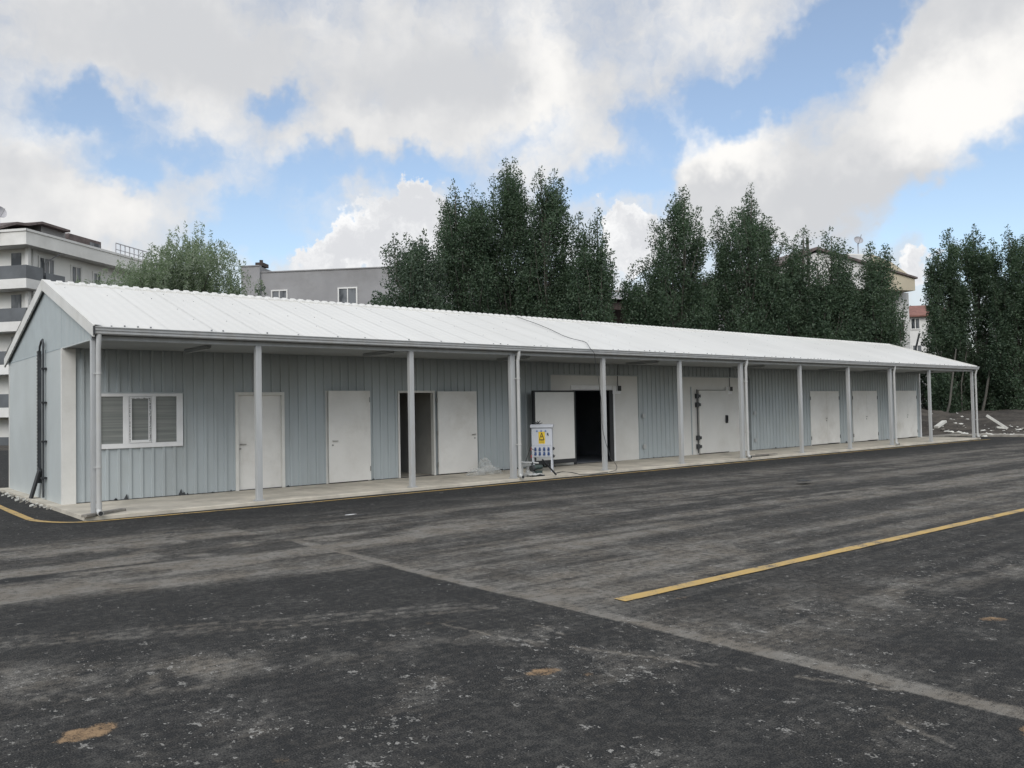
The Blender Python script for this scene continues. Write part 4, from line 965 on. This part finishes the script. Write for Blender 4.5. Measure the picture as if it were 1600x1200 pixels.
def poplar(label, trunk_px, t, outline, leafm, seed, group, barkm=None, size=.125, foot=575, skirt=(22, 22), dens=1., low=450):
    """a poplar: trunk, fanning limbs and many upward shoots filling a rounded crown volume.
    outline = crown edge from left to right, given as the shoot tips one sees against the sky"""
    rs = np.random.default_rng(seed)
    g0 = dep(trunk_px, 640, t); bz = float(ground_z(g0.x, g0.y)); base = Vector((g0.x, g0.y, bz-.1))
    e = empty('poplar_tree', base, label, 'tree', group)
    ox = np.array([p[0] for p in outline], float); oy = np.array([p[1] for p in outline], float)
    xl, xr = ox[0], ox[-1]; ytop = oy.min()
    def top(x):
        if x < xl: return low+(xl-x)*1.2
        if x > xr: return low+(x-xr)*1.2
        return float(np.interp(x, ox, oy))
    mid_x = (xl+xr)/2; hw = (xr-xl)/2+max(skirt)
    shoots = []
    for i in range(len(outline)):                       # the tips on the outline
        x, y = outline[i]
        peak = (i == 0 or oy[i-1] > y) and (i == len(outline)-1 or oy[i+1] > y)
        shoots.append((x+(mid_x-x)*.07, y+(0 if peak else 9), rs.uniform(-.5, .5), .98 if peak else .85))
    area = sum((foot-top(x)) for x in np.arange(xl-skirt[0], xr+skirt[1], 2.))*2
    n = int(area/185*dens)
    k_ = 0
    while k_ < n:
        x = rs.uniform(xl-skirt[0]+7, xr+skirt[1]-7); ty = max(top(x), top(x-9), top(x+9))+5
        y = ty+6+(foot-ty-6)*rs.uniform(0, 1)**1.5
        if y < ty: continue
        shoots.append((x, y, rs.uniform(-1, 1), rs.uniform(.8, 1.3))); k_ += 1
    mb = MB(); CE = []; RA = []
    fork = base+Vector((0, 0, 1.6)); lead = dep(trunk_px+(float(ox[oy.argmin()])-trunk_px)*.8, ytop+20, t)
    tr_r = .12
    spine = [base, fork, fork.lerp(lead, .35)+Vector((rs.normal(0,.12), rs.normal(0,.12), 0)), fork.lerp(lead, .7)+Vector((rs.normal(0,.1), rs.normal(0,.1), 0)), lead]
    mb.tube(spine, [tr_r*1.2, tr_r, tr_r*.7, tr_r*.4, .02], 9)
    def spt(z):
        for p_, q_ in zip(spine[:-1], spine[1:]):
            if z <= q_.z: return p_.lerp(q_, max(0, (z-p_.z)/max(.01, q_.z-p_.z)))
        return lead
    for j, (x, y, dd, sc) in enumerate(shoots):
        hwm = hw/FPX*t; d_ = dd*math.sqrt(max(.05, 1-((x-mid_x)/hw)**2))*hwm*.8
        tip = dep(x, y, t+d_)
        if tip.z < base.z+.6: continue
        L = rs.uniform(1.3, 2.4)*sc; lean = (tip-Vector((g0.x, g0.y, tip.z)))
        dirn = (Vector((0,0,1))+lean*.16+Vector((rs.normal(0,.10), rs.normal(0,.10), 0))).normalized()
        bot = tip-dirn*L
        if j % 2 == 0 or j < len(outline):
            o_ = spt(max(base.z+1.2, bot.z-1.0-lean.length*.7)); mb.tube([o_, o_.lerp(bot, .55)+Vector((0,0,-.12*lean.length)), bot, tip], [.045, .032, .02, .005], 5)
        m_ = int(7*sc)+2
        for q in range(m_):
            f = (q+.5)/m_; w = .47*sc*(math.sin(math.pi*min(1, (1-f)*.75+.08)))**.8
            a_ = rs.uniform(0, 6.28); c_ = bot.lerp(tip, f)+Vector((math.cos(a_), math.sin(a_), 0))*w*rs.uniform(.1, .7)
            CE.append((c_.x, c_.y, c_.z)); RA.append(max(.10, w*rs.uniform(.6, .95)))
    CE = np.array(CE); RA = np.array(RA)
    cnt = np.maximum(7, RA**1.6*480*rs.uniform(.6, 1.25, len(RA))*(.095/size)**1.45).astype(int)
    V = leaves(CE, RA, cnt, size, rs)
    mb.build('trunk', barkm or M_bark, e); npmesh('crown', V, np.arange(len(V)).reshape(-1, 4), leafm, e)
    return e
G1 = 'poplars standing behind the building'
poplar('small pale green poplar left of the tall group, over the grey flat building edge', 645, 37, [(578,462),(590,447),(597,402),(603,374),(612,363),(620,366),(627,376),(635,362),(645,366),(655,367),(663,357),(670,368),(677,384),(690,371),(700,380)], L_light, 1, G1, skirt=(4, 20))
poplar('tall poplar leaning left beside the small pale green one', 735, 40, [(679,352),(684,330),(686,302),(694,297),(705,282),(712,296),(722,311),(728,291),(737,285),(745,302),(752,303),(760,300),(768,315),(776,335)], L_pop, 2, G1, M_barkp, skirt=(4, 15))
poplar('tallest poplar with the highest tip behind the roof', 796, 41, [(757,330),(762,302),(768,294),(770,262),(778,260),(785,256),(790,244),(797,251),(805,246),(810,259),(818,271),(825,286),(833,300)], L_pop, 3, G1, M_barkp, low=340)
poplar('tall poplar just right of the tallest, with three pointed tips', 856, 40, [(822,300),(832,285),(842,262),(850,271),(857,281),(862,268),(868,265),(875,281),(880,279),(885,300),(890,325),(892,342),(886,365)], L_pop, 4, G1, low=380)
poplar('narrow poplar standing alone left of the wide sky gap', 925, 39, [(888,372),(893,346),(902,332),(911,341),(918,357),(922,331),(935,324),(945,345),(950,361),(957,380),(957,400),(951,420),(960,432)], L_pop, 5, G1, skirt=(20, 2), low=440)
poplar('broad poplar right of the sky gap with low left branches', 1060, 43, [(970,432),(984,411),(989,432),(998,396),(1010,391),(1015,370),(1020,345),(1030,356),(1036,340),(1044,352),(1047,302),(1055,300),(1061,306),(1072,290),(1080,306),(1093,312),(1100,340),(1106,362)], L_pop, 6, G1, skirt=(6, 20), low=400)
poplar('broad round poplar with a single high spike', 1172, 44, [(1106,366),(1111,345),(1118,322),(1126,333),(1135,322),(1146,315),(1158,312),(1168,289),(1176,284),(1183,302),(1192,319),(1209,329),(1220,346),(1233,354),(1229,368),(1218,388)], L_pop, 7, G1, low=400)
poplar('low poplar with two thin tips in front of the pole', 1248, 44, [(1222,398),(1230,373),(1240,371),(1247,358),(1258,355),(1263,382),(1272,398)], L_pop, 8, G1, low=410, skirt=(22, 14))
poplar('poplar in front of the tiled apartment roof', 1305, 43, [(1273,396),(1277,376),(1286,371),(1297,354),(1303,371),(1312,362),(1321,362),(1328,380),(1332,398)], L_pop, 9, G1, low=410, skirt=(16, 16))
poplar('rightmost poplar behind the roof, covering the cream eave', 1372, 43, [(1340,404),(1349,387),(1358,377),(1367,390),(1375,385),(1385,383),(1394,395),(1397,420),(1406,441),(1418,458),(1420,470),(1410,492)], L_pop, 10, G1, skirt=(16, 0), low=430)
G2 = 'trees in the clump beyond the far end'
poplar('left tree of the clump beyond the far end', 1485, 56, [(1441,412),(1446,394),(1455,388),(1464,391),(1470,371),(1483,357),(1495,365),(1506,378)], L_pop, 11, G2, M_barkp, foot=640, skirt=(-2, 10), size=.15, low=430, dens=1.35)
poplar('middle tree of the clump beyond the far end, highest of it', 1530, 57, [(1496,372),(1508,357),(1520,350),(1532,360),(1541,375),(1552,371),(1560,375),(1568,392)], L_pop, 12, G2, M_barkp, foot=645, size=.15, low=410, dens=1.35)
poplar('right tree of the clump at the picture edge', 1597, 55, [(1560,385),(1566,370),(1572,352),(1580,360),(1585,376),(1595,358),(1606,355),(1625,365),(1645,380)], L_pop, 13, G2, foot=640, size=.15, low=410, dens=1.35)
# willow: drooping sprays
def willow():
    rs = np.random.default_rng(40); t = 40.; e0 = dep(272, 640, t)
    e = empty('willow_tree', (e0.x, e0.y, 0), 'pale grey green willow with drooping fronds behind the left roof', 'tree')
    mb = MB(); C = []; Ra = []; base = Vector((e0.x, e0.y, -.2)); fork = base+Vector((0,0,2.4)); mb.tube([base, fork], [.3,.22], 9)
    tips = [(320,360,1.),(300,372,1.),(345,385,.8),(270,390,1.),(335,372,.8),(250,400,.9),(228,402,.7),(240,420,1.),(215,428,.8),(195,442,.8),(180,450,.6),(285,405,1.2),(315,400,1.2),(348,408,.8),(265,425,1.2),(300,430,1.2),(330,430,1.1),(230,440,1.),(270,455,1.2),(310,455,1.2),(205,455,.9),(352,425,.5),(290,385,.9),(315,380,.8),(170,455,.6),(190,455,.7),(362,440,.5),(220,455,1.),(245,445,1.),(340,450,.9)]
    for px, py, w in tips:
        tip = dep(274+(px-290)*1.12, py+14, t+rs.uniform(-1.8, 1.8)); mid_ = fork.lerp(tip, .6)+Vector((0,0,.5)); mb.tube([fork, fork.lerp(mid_,.5)+Vector((0,0,.3)), mid_, tip], [.10,.07,.045,.012], 5)
        for q in range(int(64*w)):
            o_ = Vector((rs.normal(0, .75), rs.normal(0, .75), 0)); st = tip+o_+Vector((0,0,rs.normal(0,.35)-.35*o_.length)); L = rs.uniform(.5, 1.5)
            n = int(L/.16)
            for z_ in range(n):
                C.append((st.x+o_.x*.2*z_*.15, st.y+o_.y*.2*z_*.15, st.z-.15*z_)); Ra.append(.10+.03*rs.random())
    C = np.array(C); Ra = np.array(Ra); V = leaves(C, Ra, rs.integers(3, 8, len(C)), .20, rs, droop=.6); 
    mb.build('trunk', M_bark, e); npmesh('crown', V, np.arange(len(V)).reshape(-1,4), L_wil, e)
willow()
# shrubs and undergrowth
def shrub(name, label, px, py_top, t, w, seed, leafm=None, dens=1., size=.13, base_z=None, group=None, depth=1.2):
    rs = np.random.default_rng(seed); g0 = dep(px, 640, t); bz = float(ground_z(g0.x, g0.y)) if base_z is None else base_z
    h = dep(px, py_top, t).z-bz; r = w/FPX*t
    e = empty(name, (g0.x, g0.y, bz-.1), label, 'shrub', group); mb = MB(); CE = []; RA = []
    for q in range(int(16*dens*max(1, r*h*.5))):
        a = rs.uniform(0, 6.3); rr = r*math.sqrt(rs.random()); z = bz+h*(rs.uniform(.08, 1)**.7)*math.sqrt(max(.08, 1-(rr/r)**2*.8)); p_ = (g0.x+rr*math.cos(a), g0.y+rr*math.sin(a)*depth, z)
        CE.append(p_); RA.append(.42*rs.uniform(.6, 1.2))
        if q % 4 == 0: mb.tube([(g0.x, g0.y, bz-.1), (g0.x+(p_[0]-g0.x)*.5, g0.y+(p_[1]-g0.y)*.5, bz+(z-bz)*.6), p_], [.05,.03,.01], 5)
    CE = np.array(CE); RA = np.array(RA); V = leaves(CE, RA, (70*RA/.42*(.16/size)**1.5).astype(int)+5, size, rs)
    mb.build('stems', M_bark, e); npmesh('crown', V, np.arange(len(V)).reshape(-1,4), leafm or L_dark, e)
shrub('shrub', 'dark bush at the right foot of the willow', 355, 412, 41, 22, 50, L_light, 1.4)
shrub('shrub', 'small bush before the chimney end of the grey building', 404, 437, 38, 16, 51, L_light, 1.3, .13)
shrub('shrub', 'low bush at the left foot of the small pale poplar', 592, 448, 36, 26, 52, L_light, 1.2, .14)
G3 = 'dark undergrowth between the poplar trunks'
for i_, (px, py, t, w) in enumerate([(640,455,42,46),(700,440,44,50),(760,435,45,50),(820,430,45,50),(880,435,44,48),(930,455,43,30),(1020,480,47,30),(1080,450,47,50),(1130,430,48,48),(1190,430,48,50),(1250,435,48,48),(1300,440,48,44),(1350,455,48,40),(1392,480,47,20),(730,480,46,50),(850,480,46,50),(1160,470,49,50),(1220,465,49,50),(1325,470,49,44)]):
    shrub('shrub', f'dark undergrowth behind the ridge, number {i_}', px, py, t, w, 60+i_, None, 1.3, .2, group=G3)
# the row behind the ridge reads as one kind: one true label for all of it
for o in bpy.data.objects:
    if o.get('group') == G3: o['label'] = 'dark leafy undergrowth filling the space between the poplar trunks behind the roof'
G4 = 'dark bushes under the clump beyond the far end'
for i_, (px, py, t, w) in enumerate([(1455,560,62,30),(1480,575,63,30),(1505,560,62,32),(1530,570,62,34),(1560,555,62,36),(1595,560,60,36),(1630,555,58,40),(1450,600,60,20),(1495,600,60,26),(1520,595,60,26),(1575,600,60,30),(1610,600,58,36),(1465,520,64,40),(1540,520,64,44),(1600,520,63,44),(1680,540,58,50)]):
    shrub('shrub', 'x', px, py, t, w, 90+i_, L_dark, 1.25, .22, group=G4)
for o in bpy.data.objects:
    if o.get('group') == G4: o['label'] = 'dark bush among the dim undergrowth below the clump beyond the far end'
shrub('shrub', 'rusty brown bush peeping over the far end of the roof', 1405, 536, 45, 12, 130, L_red, 1.4, .14)
shrub('shrub', 'reddish dry bush low behind the roof, left of the broad poplar', 1048, 498, 41, 9, 131, L_red, 1.4, .12)
# bare stems in the clump
G5 = 'slender pale trunks in the clump'
for i_, (pts, r) in enumerate([([(1480,690),(1484,630),(1490,575),(1494,545)], .08), ([(1536,672),(1540,620),(1547,575),(1551,550)], .09), ([(1504,665),(1502,600),(1512,540)], .05), ([(1483,655),(1491,600),(1500,575)], .04), ([(1535,664),(1580,625),(1615,600)], .035), ([(1560,575),(1600,560),(1640,550)], .03)]):
    t = 54+i_*.7; mb = MB(); pp = [dep(a, min(b_, 672), t) for a, b_ in pts]; pp[0].z = float(ground_z(pp[0].x, pp[0].y))-.1
    mb.tube(pp, [r, r*.9, r*.75, r*.5, r*.3][:len(pp)] , 8)
    mb.build('tree_trunk', M_barkp, label=['leaning pale trunk seen through the last porch bay','tall pale trunk right of the last post','thin stem beside the leaning pale trunk','thinnest stem in the last porch bay','thin bough slanting up to the right edge','thin high bough near the right edge'][i_], cat='tree trunk', group=G5)

# ================================================================== BACKGROUND BUILDINGS
M_cream = mat('cream_render', (.72,.72,.69), .85, 0, .08, .25, dirt=(.33,.32,.29), dirt_amt=.5)
M_cream2 = mat('ochre_render', (.50,.45,.34), .85, 0, .06, .3)
M_grey = mat('grey_render', (.29,.29,.295), .9, 0, .10, .3, dirt=(.17,.165,.16), dirt_amt=.7)
M_wht = mat('white_render', (.68,.68,.66), .85, 0, .08, .4, dirt=(.36,.35,.32), dirt_amt=.4)
M_tile = mat('roof_tile_dark', (.13,.105,.10), .8, 0, .25, 2.)
M_red_t = mat('roof_tile_red', (.21,.10,.08), .8, 0, .25, 3.)
M_rail = mat('rail_glass_grey', (.11,.12,.13), .3, 0, .15, 1)
M_brown = mat('dark_timber', (.055,.040,.035), .8, 0, .3, 2)
M_sheet = mat('grey_sheet', (.42,.42,.44), .5, 0, .1, 1)
m = bpy.data.materials.new('dim_glass'); m.use_nodes = True; k = NT(m.node_tree); b = k.n['Principled BSDF']
tc = k.new('ShaderNodeTexCoord').outputs['Object']
k.link(k.mix(k.mr(k.noise(k.mapping(tc, sc=(1,1,.4)), 1.2, 3), .4, .6), (.03,.035,.04), (.16,.17,.18)), b.inputs['Base Color']); b.inputs['Roughness'].default_value = .1
M_glass = m

class Fac:
    """a facade frame: origin on the ground, horizontal unit u, outward unit n"""
    def __init__(s, o, u): s.o = Vector(o); s.u = Vector(u).normalized(); s.n = Vector((s.u.y, -s.u.x, 0))
    def box(s, mb, a0, a1, d0, d1, z0, z1):
        c = s.o+s.u*((a0+a1)/2)+s.n*((d0+d1)/2); c.z = (z0+z1)/2
        mb.obox(c, s.u*((a1-a0)/2), s.n*((d1-d0)/2), (0, 0, (z1-z0)/2))
    def hit(s, px, py, d=0):
        rr = ray(px, py); o = s.o+s.n*d; t = (o-CAM).dot(s.n)/rr.dot(s.n); p_ = CAM+rr*t; return (p_-s.o).dot(s.u), p_.z
def window_on(fac, par, px0, px1, py0, py1, d=0, fr=.10, bars=1, fm=None, gm=None):
    a0, z1 = fac.hit(px0, py0, d); a1, z0 = fac.hit(px1, py1, d)
    _, z1b = fac.hit(px1, py0, d); z1 = (z1+z1b)/2 if abs(z1-z1b) < 1.5 else z1
    if a0 > a1: a0, a1 = a1, a0
    mb = MB(); fac.box(mb, a0-fr, a0, d, d+.08, z0-fr, z1+fr); fac.box(mb, a1, a1+fr, d, d+.08, z0-fr, z1+fr); fac.box(mb, a0, a1, d, d+.08, z1, z1+fr); fac.box(mb, a0, a1, d, d+.08, z0-fr, z0)
    for i in range(bars):
        c = a0+(a1-a0)*(i+1)/(bars+1); fac.box(mb, c-.035, c+.035, d+.02, d+.07, z0, z1)
    w = mb.build('window', fm or M_wht, par)
    mb = MB(); fac.box(mb, a0, a1, d-.0+.003, d+.02, z0, z1); mb.build('pane', gm or M_glass, w)
    return w
# A: apartment block at the left
T = 60.; C0 = dep(44, 640, T)
azf = R(40.13+11.5); u = Vector((math.sin(azf), math.cos(azf), 0))
O = Vector((C0.x, C0.y, 0)); fA = Fac(O, u)                       # long facade, faces the yard
AP = empty('apartment_building', O, 'cream apartment block with dark balcony rails at the left edge', 'building')
_, ztop = fA.hit(40, 364); _, zpar = fA.hit(44, 388)
v = -fA.n                                                        # into the block
uS = Vector((-math.sin(R(40.13+11.5-90)), -math.cos(R(40.13+11.5-90)), 0))
fB = Fac(O+fA.n*0, -v) if False else None
LEN = 17.
mb = MB(); fA.box(mb, 0, LEN+4, -12, 0, -.5, zpar); wl = mb.build('wall', M_cream, AP)
mb = MB(); fA.box(mb, -1.3, LEN+4, -12, 1.0, zpar+.002, ztop); mb.build('parapet', M_cream, AP)
mb = MB(); fA.box(mb, -1.35, LEN+4, 1.0, 1.06, ztop-.12, ztop+.05); fA.box(mb, -1.38, -1.301, -12, 1.06, ztop-.12, ztop+.05); mb.build('parapet_cap', M_wht, AP)
def slopebox(fac, mb, a0, a1, d0, z0, d1, z1, th=.2):
    p = lambda a, d, z: fac.o+fac.u*a+fac.n*d+Vector((0,0,z))
    mb.prism([p(a0,d0,z0), p(a1,d0,z0), p(a1,d1,z1), p(a0,d1,z1)], (0, 0, th))
mb = MB(); slopebox(fA, mb, .2, LEN+3, .6, ztop-.25, -5., ztop+1.0); mb.build('roof', M_tile, AP)
tp = [fA.hit(px, py, -1.2) for px, py in ((-14,357),(27,346.5),(45,349),(66,346),(110,359.5))]
p = lambda a, d, z: fA.o+fA.u*a+fA.n*d+Vector((0,0,z))
e0_, _ = fA.hit(-6, 360, -1.8); e1_, ze_ = fA.hit(102, 362, -1.8)
ep_, _ = fA.hit(64, 362, -1.8); _, zl_ = fA.hit(5, 363, -1.8)
mb = MB(); fA.box(mb, ep_, e1_, -5.5, -1.8, ztop, ze_); fA.box(mb, e0_, ep_, -5.5, -1.9, ztop, zl_); ph = mb.build('penthouse', M_grey, AP)
mb = MB(); mb.prism([p(a, -1.2, z) for a, z in tp]+[p(a, -1.2, z-.18) for a, z in tp[::-1]], -fA.n*5.0); mb.build('penthouse_roof', M_tile, ph)
mb = MB(); a2, _ = fA.hit(128, 385, -2.0); a3, _ = fA.hit(158, 395, -2.0)
fA.box(mb, a2-1.5, a3, -4.5, -2., ztop, ztop+1.5); dm = mb.build('dormer', M_tile, AP)
mb = MB(); fA.box(mb, a2+.9, a3-.15, -2.0, -1.95, ztop+.3, ztop+1.25); mb.build('window', M_glass, dm)
mb = MB(); a4, _ = fA.hit(172, 400, 0); a5, _ = fA.hit(228, 410, 0)
for i in range(9): fA.box(mb, a4+(a5-a4)*i/8-.03, a4+(a5-a4)*i/8+.03, .5, .56, ztop, ztop+.95)
fA.box(mb, a4, a5, .5, .56, ztop+.95, ztop+1.02); fA.box(mb, a4, a5, .5, .56, ztop+.45, ztop+.50); mb.build('roof_railing', M_sheet, AP)
def wpair(px0, px1, py0, py1): return window_on(fA, AP, px0, px1, py0, py1, 0, .14, 2 if px1-px0 > 18 else 1)
w1 = wpair(61.5, 83, 405, 431); w2 = wpair(112, 125, 418, 446); w3 = wpair(146, 156, 428, 452)
mb = MB(); aa, zz = fA.hit(58, 427); ab, _ = fA.hit(88, 435); fA.box(mb, aa, ab, .10, .75, zz-.95, zz); mb.build('balcony_rail', M_rail, AP)
mb = MB(); fA.box(mb, .35, .75, .02, .14, 0, zpar); mb.build('pilaster', M_wht, AP)
mb = MB()
mb.tube([fA.o+fA.u*2.1+fA.n*.9+Vector((0,0,zpar-.1)), fA.o+fA.u*1.5+fA.n*.15+Vector((0,0,zpar-.8)), fA.o+fA.u*1.35+fA.n*.15], .06, 8); mb.build('drainpipe', M_grey, AP)
for i in range(5):
    zs_ = zpar-2.40-3.02*i
    mb = MB(); fA.box(mb, -1.3, -.002, -10, 1.0, zs_-.68, zs_); fA.box(mb, 0, .32, .002, 1.0, zs_-.68, zs_); bs = mb.build('balcony', M_wht, AP)
    mb = MB(); fA.box(mb, -1.30, -1.24, -10, 1.0, zs_, zs_+.95); fA.box(mb, -1.24, .30, .94, 1.0, zs_, zs_+.95); fA.box(mb, .24, .30, .02, .94, zs_, zs_+.95); mb.build('railing', M_rail, bs)
    mb = MB(); fA.box(mb, -.06, -.004, -1.35, -.55, zs_, zs_+2.1); mb.build('balcony_door', M_glass, bs)
    mb = MB(); fA.box(mb, -.34, -.07, .05, .32, zs_, zs_+2.34 if i else zpar); mb.build('column', M_wht, bs)
# dish at the left edge
def dish(p_, r, label):
    e = empty('satellite_dish', p_, label, 'satellite dish'); d = (CAM-Vector(p_)).normalized()+Vector((.5,0,.5)); d.normalize()
    mb = MB(); c = Vector(p_)+Vector((0,0,.9)); mb.tube([c, c+d*.05, c+d*.16], [r*.3, r*.75, r], 18, cap=False); mb.tube([c-d*.02, c], [.02, r*.3], 18); mb.build('reflector', M_sheet, e)
    mb = MB(); mb.tube([p_, c], .04, 6); mb.build('mast', M_sheet, e)
    mb = MB(); mb.tube([c+d*.1-Vector((0,0,r*.8)), c+d*.75], .02, 6); mb.build('feed_arm', M_sheet, e)
dish(dep(-1, 352, 60), .45, 'grey satellite dish on the apartment roof at the left picture edge')
# B: grey flat-roofed building
fG0 = dep(381, 640, 62); fG1 = dep(640, 640, 60.5)
O = Vector((fG0.x, fG0.y, 0)); fG = Fac(O, Vector((fG1.x-fG0.x, fG1.y-fG0.y, 0)))
GB = empty('grey_building', O, 'plain grey flat roofed building with two white windows behind the roof', 'building')
_, zt1 = fG.hit(500, 422.5); _, zt2 = fG.hit(390, 417.5); a1, _ = fG.hit(408, 430); a2, _ = fG.hit(640, 430)
mb = MB(); fG.box(mb, a1, a2+4, -9, 0, -.5, zt1); fG.box(mb, 0, a1, -9, .25, -.5, zt2); mb.build('wall', M_grey, GB)
mb = MB(); fG.box(mb, a1+.02, a2+4, -.1, .06, zt1, zt1+.08); fG.box(mb, -.05, a1, -.1, .31, zt2, zt2+.08); mb.build('coping', M_grey, GB)
mb = MB(); b0, _ = fG.hit(398, 417); b1, _ = fG.hit(409.5, 417); fG.box(mb, b0, b1, -1.2, -.1, zt2+.08, zt2+.35); c_ = fG.o+fG.u*(b0+.25)-fG.n*.6; mb.tube([(c_.x,c_.y,zt2+.35),(c_.x,c_.y,zt2+.6)], .14, 8); mb.build('chimney', M_brown, GB)
window_on(fG, GB, 530, 557, 451, 480, 0, .10, 1, M_wht); window_on(fG, GB, 426, 448, 455, 480, 0, .10, 1, M_wht)
# C: dark timber house glimpsed between trees
hC = dep(905, 640, 58); h2 = dep(1075, 640, 61); O = Vector((hC.x, hC.y, 0)); fC = Fac(O, h2-hC)
HC = empty('timber_house', O, 'dark brown house with pale sheet roof glimpsed between the poplars', 'building')
_, z1 = fC.hit(980, 497); _, z2 = fC.hit(980, 478); _, z3 = fC.hit(980, 446); aA, _ = fC.hit(915, 480); aB, _ = fC.hit(1062, 480); aC, _ = fC.hit(998, 480)
mb = MB(); fC.box(mb, aA, aB+2, -8, 0, -.5, z3-1.0); mb.build('wall', M_brown, HC)
mb = MB(); slopebox(fC, mb, aA-.5, aB+2.5, .6, z3-.9, -4, z3+.2, .15); slopebox(fC, mb, aA-.5, aB+2.5, -8.6, z3-.9, -4, z3+.2, .15); mb.build('roof', M_tile, HC)
mb = MB(); slopebox(fC, mb, aA+.2, aC, 3.2, z1+.9, .05, z2+.9, .12); pr_ = mb.build('lean_to_roof', M_sheet, HC)
mb = MB(); fC.box(mb, aA+.3, aC-.2, 2.6, 2.8, z1+.2, z1+.75); fC.box(mb, aA+.4, aA+.6, 2.4, 2.6, -.1, z1+.2); mb.build('porch_frame', M_brown, HC)
# D: apartment with cream eave, right
dC = dep(1421, 640, 66); az_d = R(40.13+23.5-90+6)
nD = Vector((math.sin(R(-10)), -math.cos(R(-10)), 0))
d2 = dep(1225, 640, 62); O = Vector((d2.x, d2.y, 0)); fD = Fac(O, Vector((dC.x-d2.x, dC.y-d2.y, 0)))
AD = empty('apartment_building', O, 'white apartment house with ochre eave behind the right poplars', 'building')
aR, _ = fD.hit(1421, 500); aE, zE0 = fD.hit(1430, 454, 1.2); _, zE1 = fD.hit(1431, 436, 1.2); aM, zM1 = fD.hit(1398, 412, 1.2)
mb = MB(); fD.box(mb, 0, aR, -9, 0, -.5, zE0); mb.build('wall', M_wht, AD)
mb = MB(); p = lambda a, d, z: fD.o+fD.u*a+fD.n*d+Vector((0,0,z))
apx, zap = fD.hit(1275, 386, 1.2)
am2 = aM-2.2; zm2 = zM1+.1+(zM1+.1-zE1)/(aE-aM+.3)*1.9
mb.prism([p(am2,1.2,zE0), p(aE,1.2,zE0), p(aE,1.2,zE1), p(aM-.3,1.2,zM1+.1), p(am2,1.2,min(zm2,zap-.3))], -fD.n*11); mb.build('eave', M_cream2, AD)
mb = MB(); mb.prism([p(-1,1.1,zE0), p(am2-.01,1.1,zE0), p(am2-.01,1.1,min(zm2,zap-.3)-.1), p(apx,1.1,zap-.4), p(-1,1.1,zE1+.3)], -fD.n*11); mb.build('attic', M_wht, AD)
mb = MB(); mb.prism([p(aE+.15,1.35,zE1), p(aE+.15,1.35,zE1+.14), p(apx,1.35,zap), p(-1.2,1.35,zE1+.6), p(-1.2,1.35,zE1+.4), p(apx,1.35,zap-.2)], -fD.n*11.3); mb.build('roof', M_tile, AD)
window_on(fD, AD, 1406, 1411, 504, 530, 0, .05, 0, M_brown); window_on(fD, AD, 1393, 1399, 500, 528, 0, .05, 0, M_brown)
for px in (1250, 1290, 1330, 1365): window_on(fD, AD, px, px+12, 470, 492, 0, .10, 1)
mb = MB(); b0, z0 = fD.hit(1322, 398, -1); b1, _ = fD.hit(1350, 398, -1); fD.box(mb, b0, b1, -3, -1, z0-1.2, z0+.1); mb.build('roof_terrace', M_wht, AD)
dish(dep(1341, 396, 62), .34, 'grey satellite dish on the roof behind the right poplars')
pp = dep(1261.5, 372, 52); mb = MB(); mb.tube([(pp.x,pp.y,-.2),(pp.x,pp.y,pp.z)], .09, 8); mb.build('utility_pole', M_barkp, label='grey pole rising beside the low poplar behind the roof', cat='pole')
# E: small white house with red roof
e0 = dep(1418, 640, 78); e1 = dep(1475, 640, 77); O = Vector((e0.x, e0.y, 0)); fE = Fac(O, e1-e0)
HE = empty('small_house', O, 'small white house with red tiled roof beyond the far end', 'building')
_, zr0 = fE.hit(1440, 494, .4); _, zr1 = fE.hit(1440, 479, -2.5); aL, _ = fE.hit(1421, 500); aR2, _ = fE.hit(1480, 500)
mb = MB(); fE.box(mb, aL-2, aR2, -7, 0, -.5, zr0); mb.build('wall', M_wht, HE)
mb = MB(); slopebox(fE, mb, aL-2.3, aR2+.3, .45, zr0, -3.4, zr1+.1, .14); slopebox(fE, mb, aL-2.3, aR2+.3, -7.4, zr0, -3.4, zr1+.1, .14); mb.build('roof', M_red_t, HE)
window_on(fE, HE, 1427, 1439.5, 498, 513, 0, .10, 1); window_on(fE, HE, 1429, 1442, 540, 560, 0, .10, 1)
a = dep(1436.5, 521, 60); b_ = dep(1429.5, 550, 60); b2 = a+(b_-a)*((a.z+.1)/(a.z-b_.z)); mb = MB(); mb.tube([b2, a], .07, 8); mb.build('utility_pole', M_dark, label='dark leaning pole before the small white house', cat='pole')
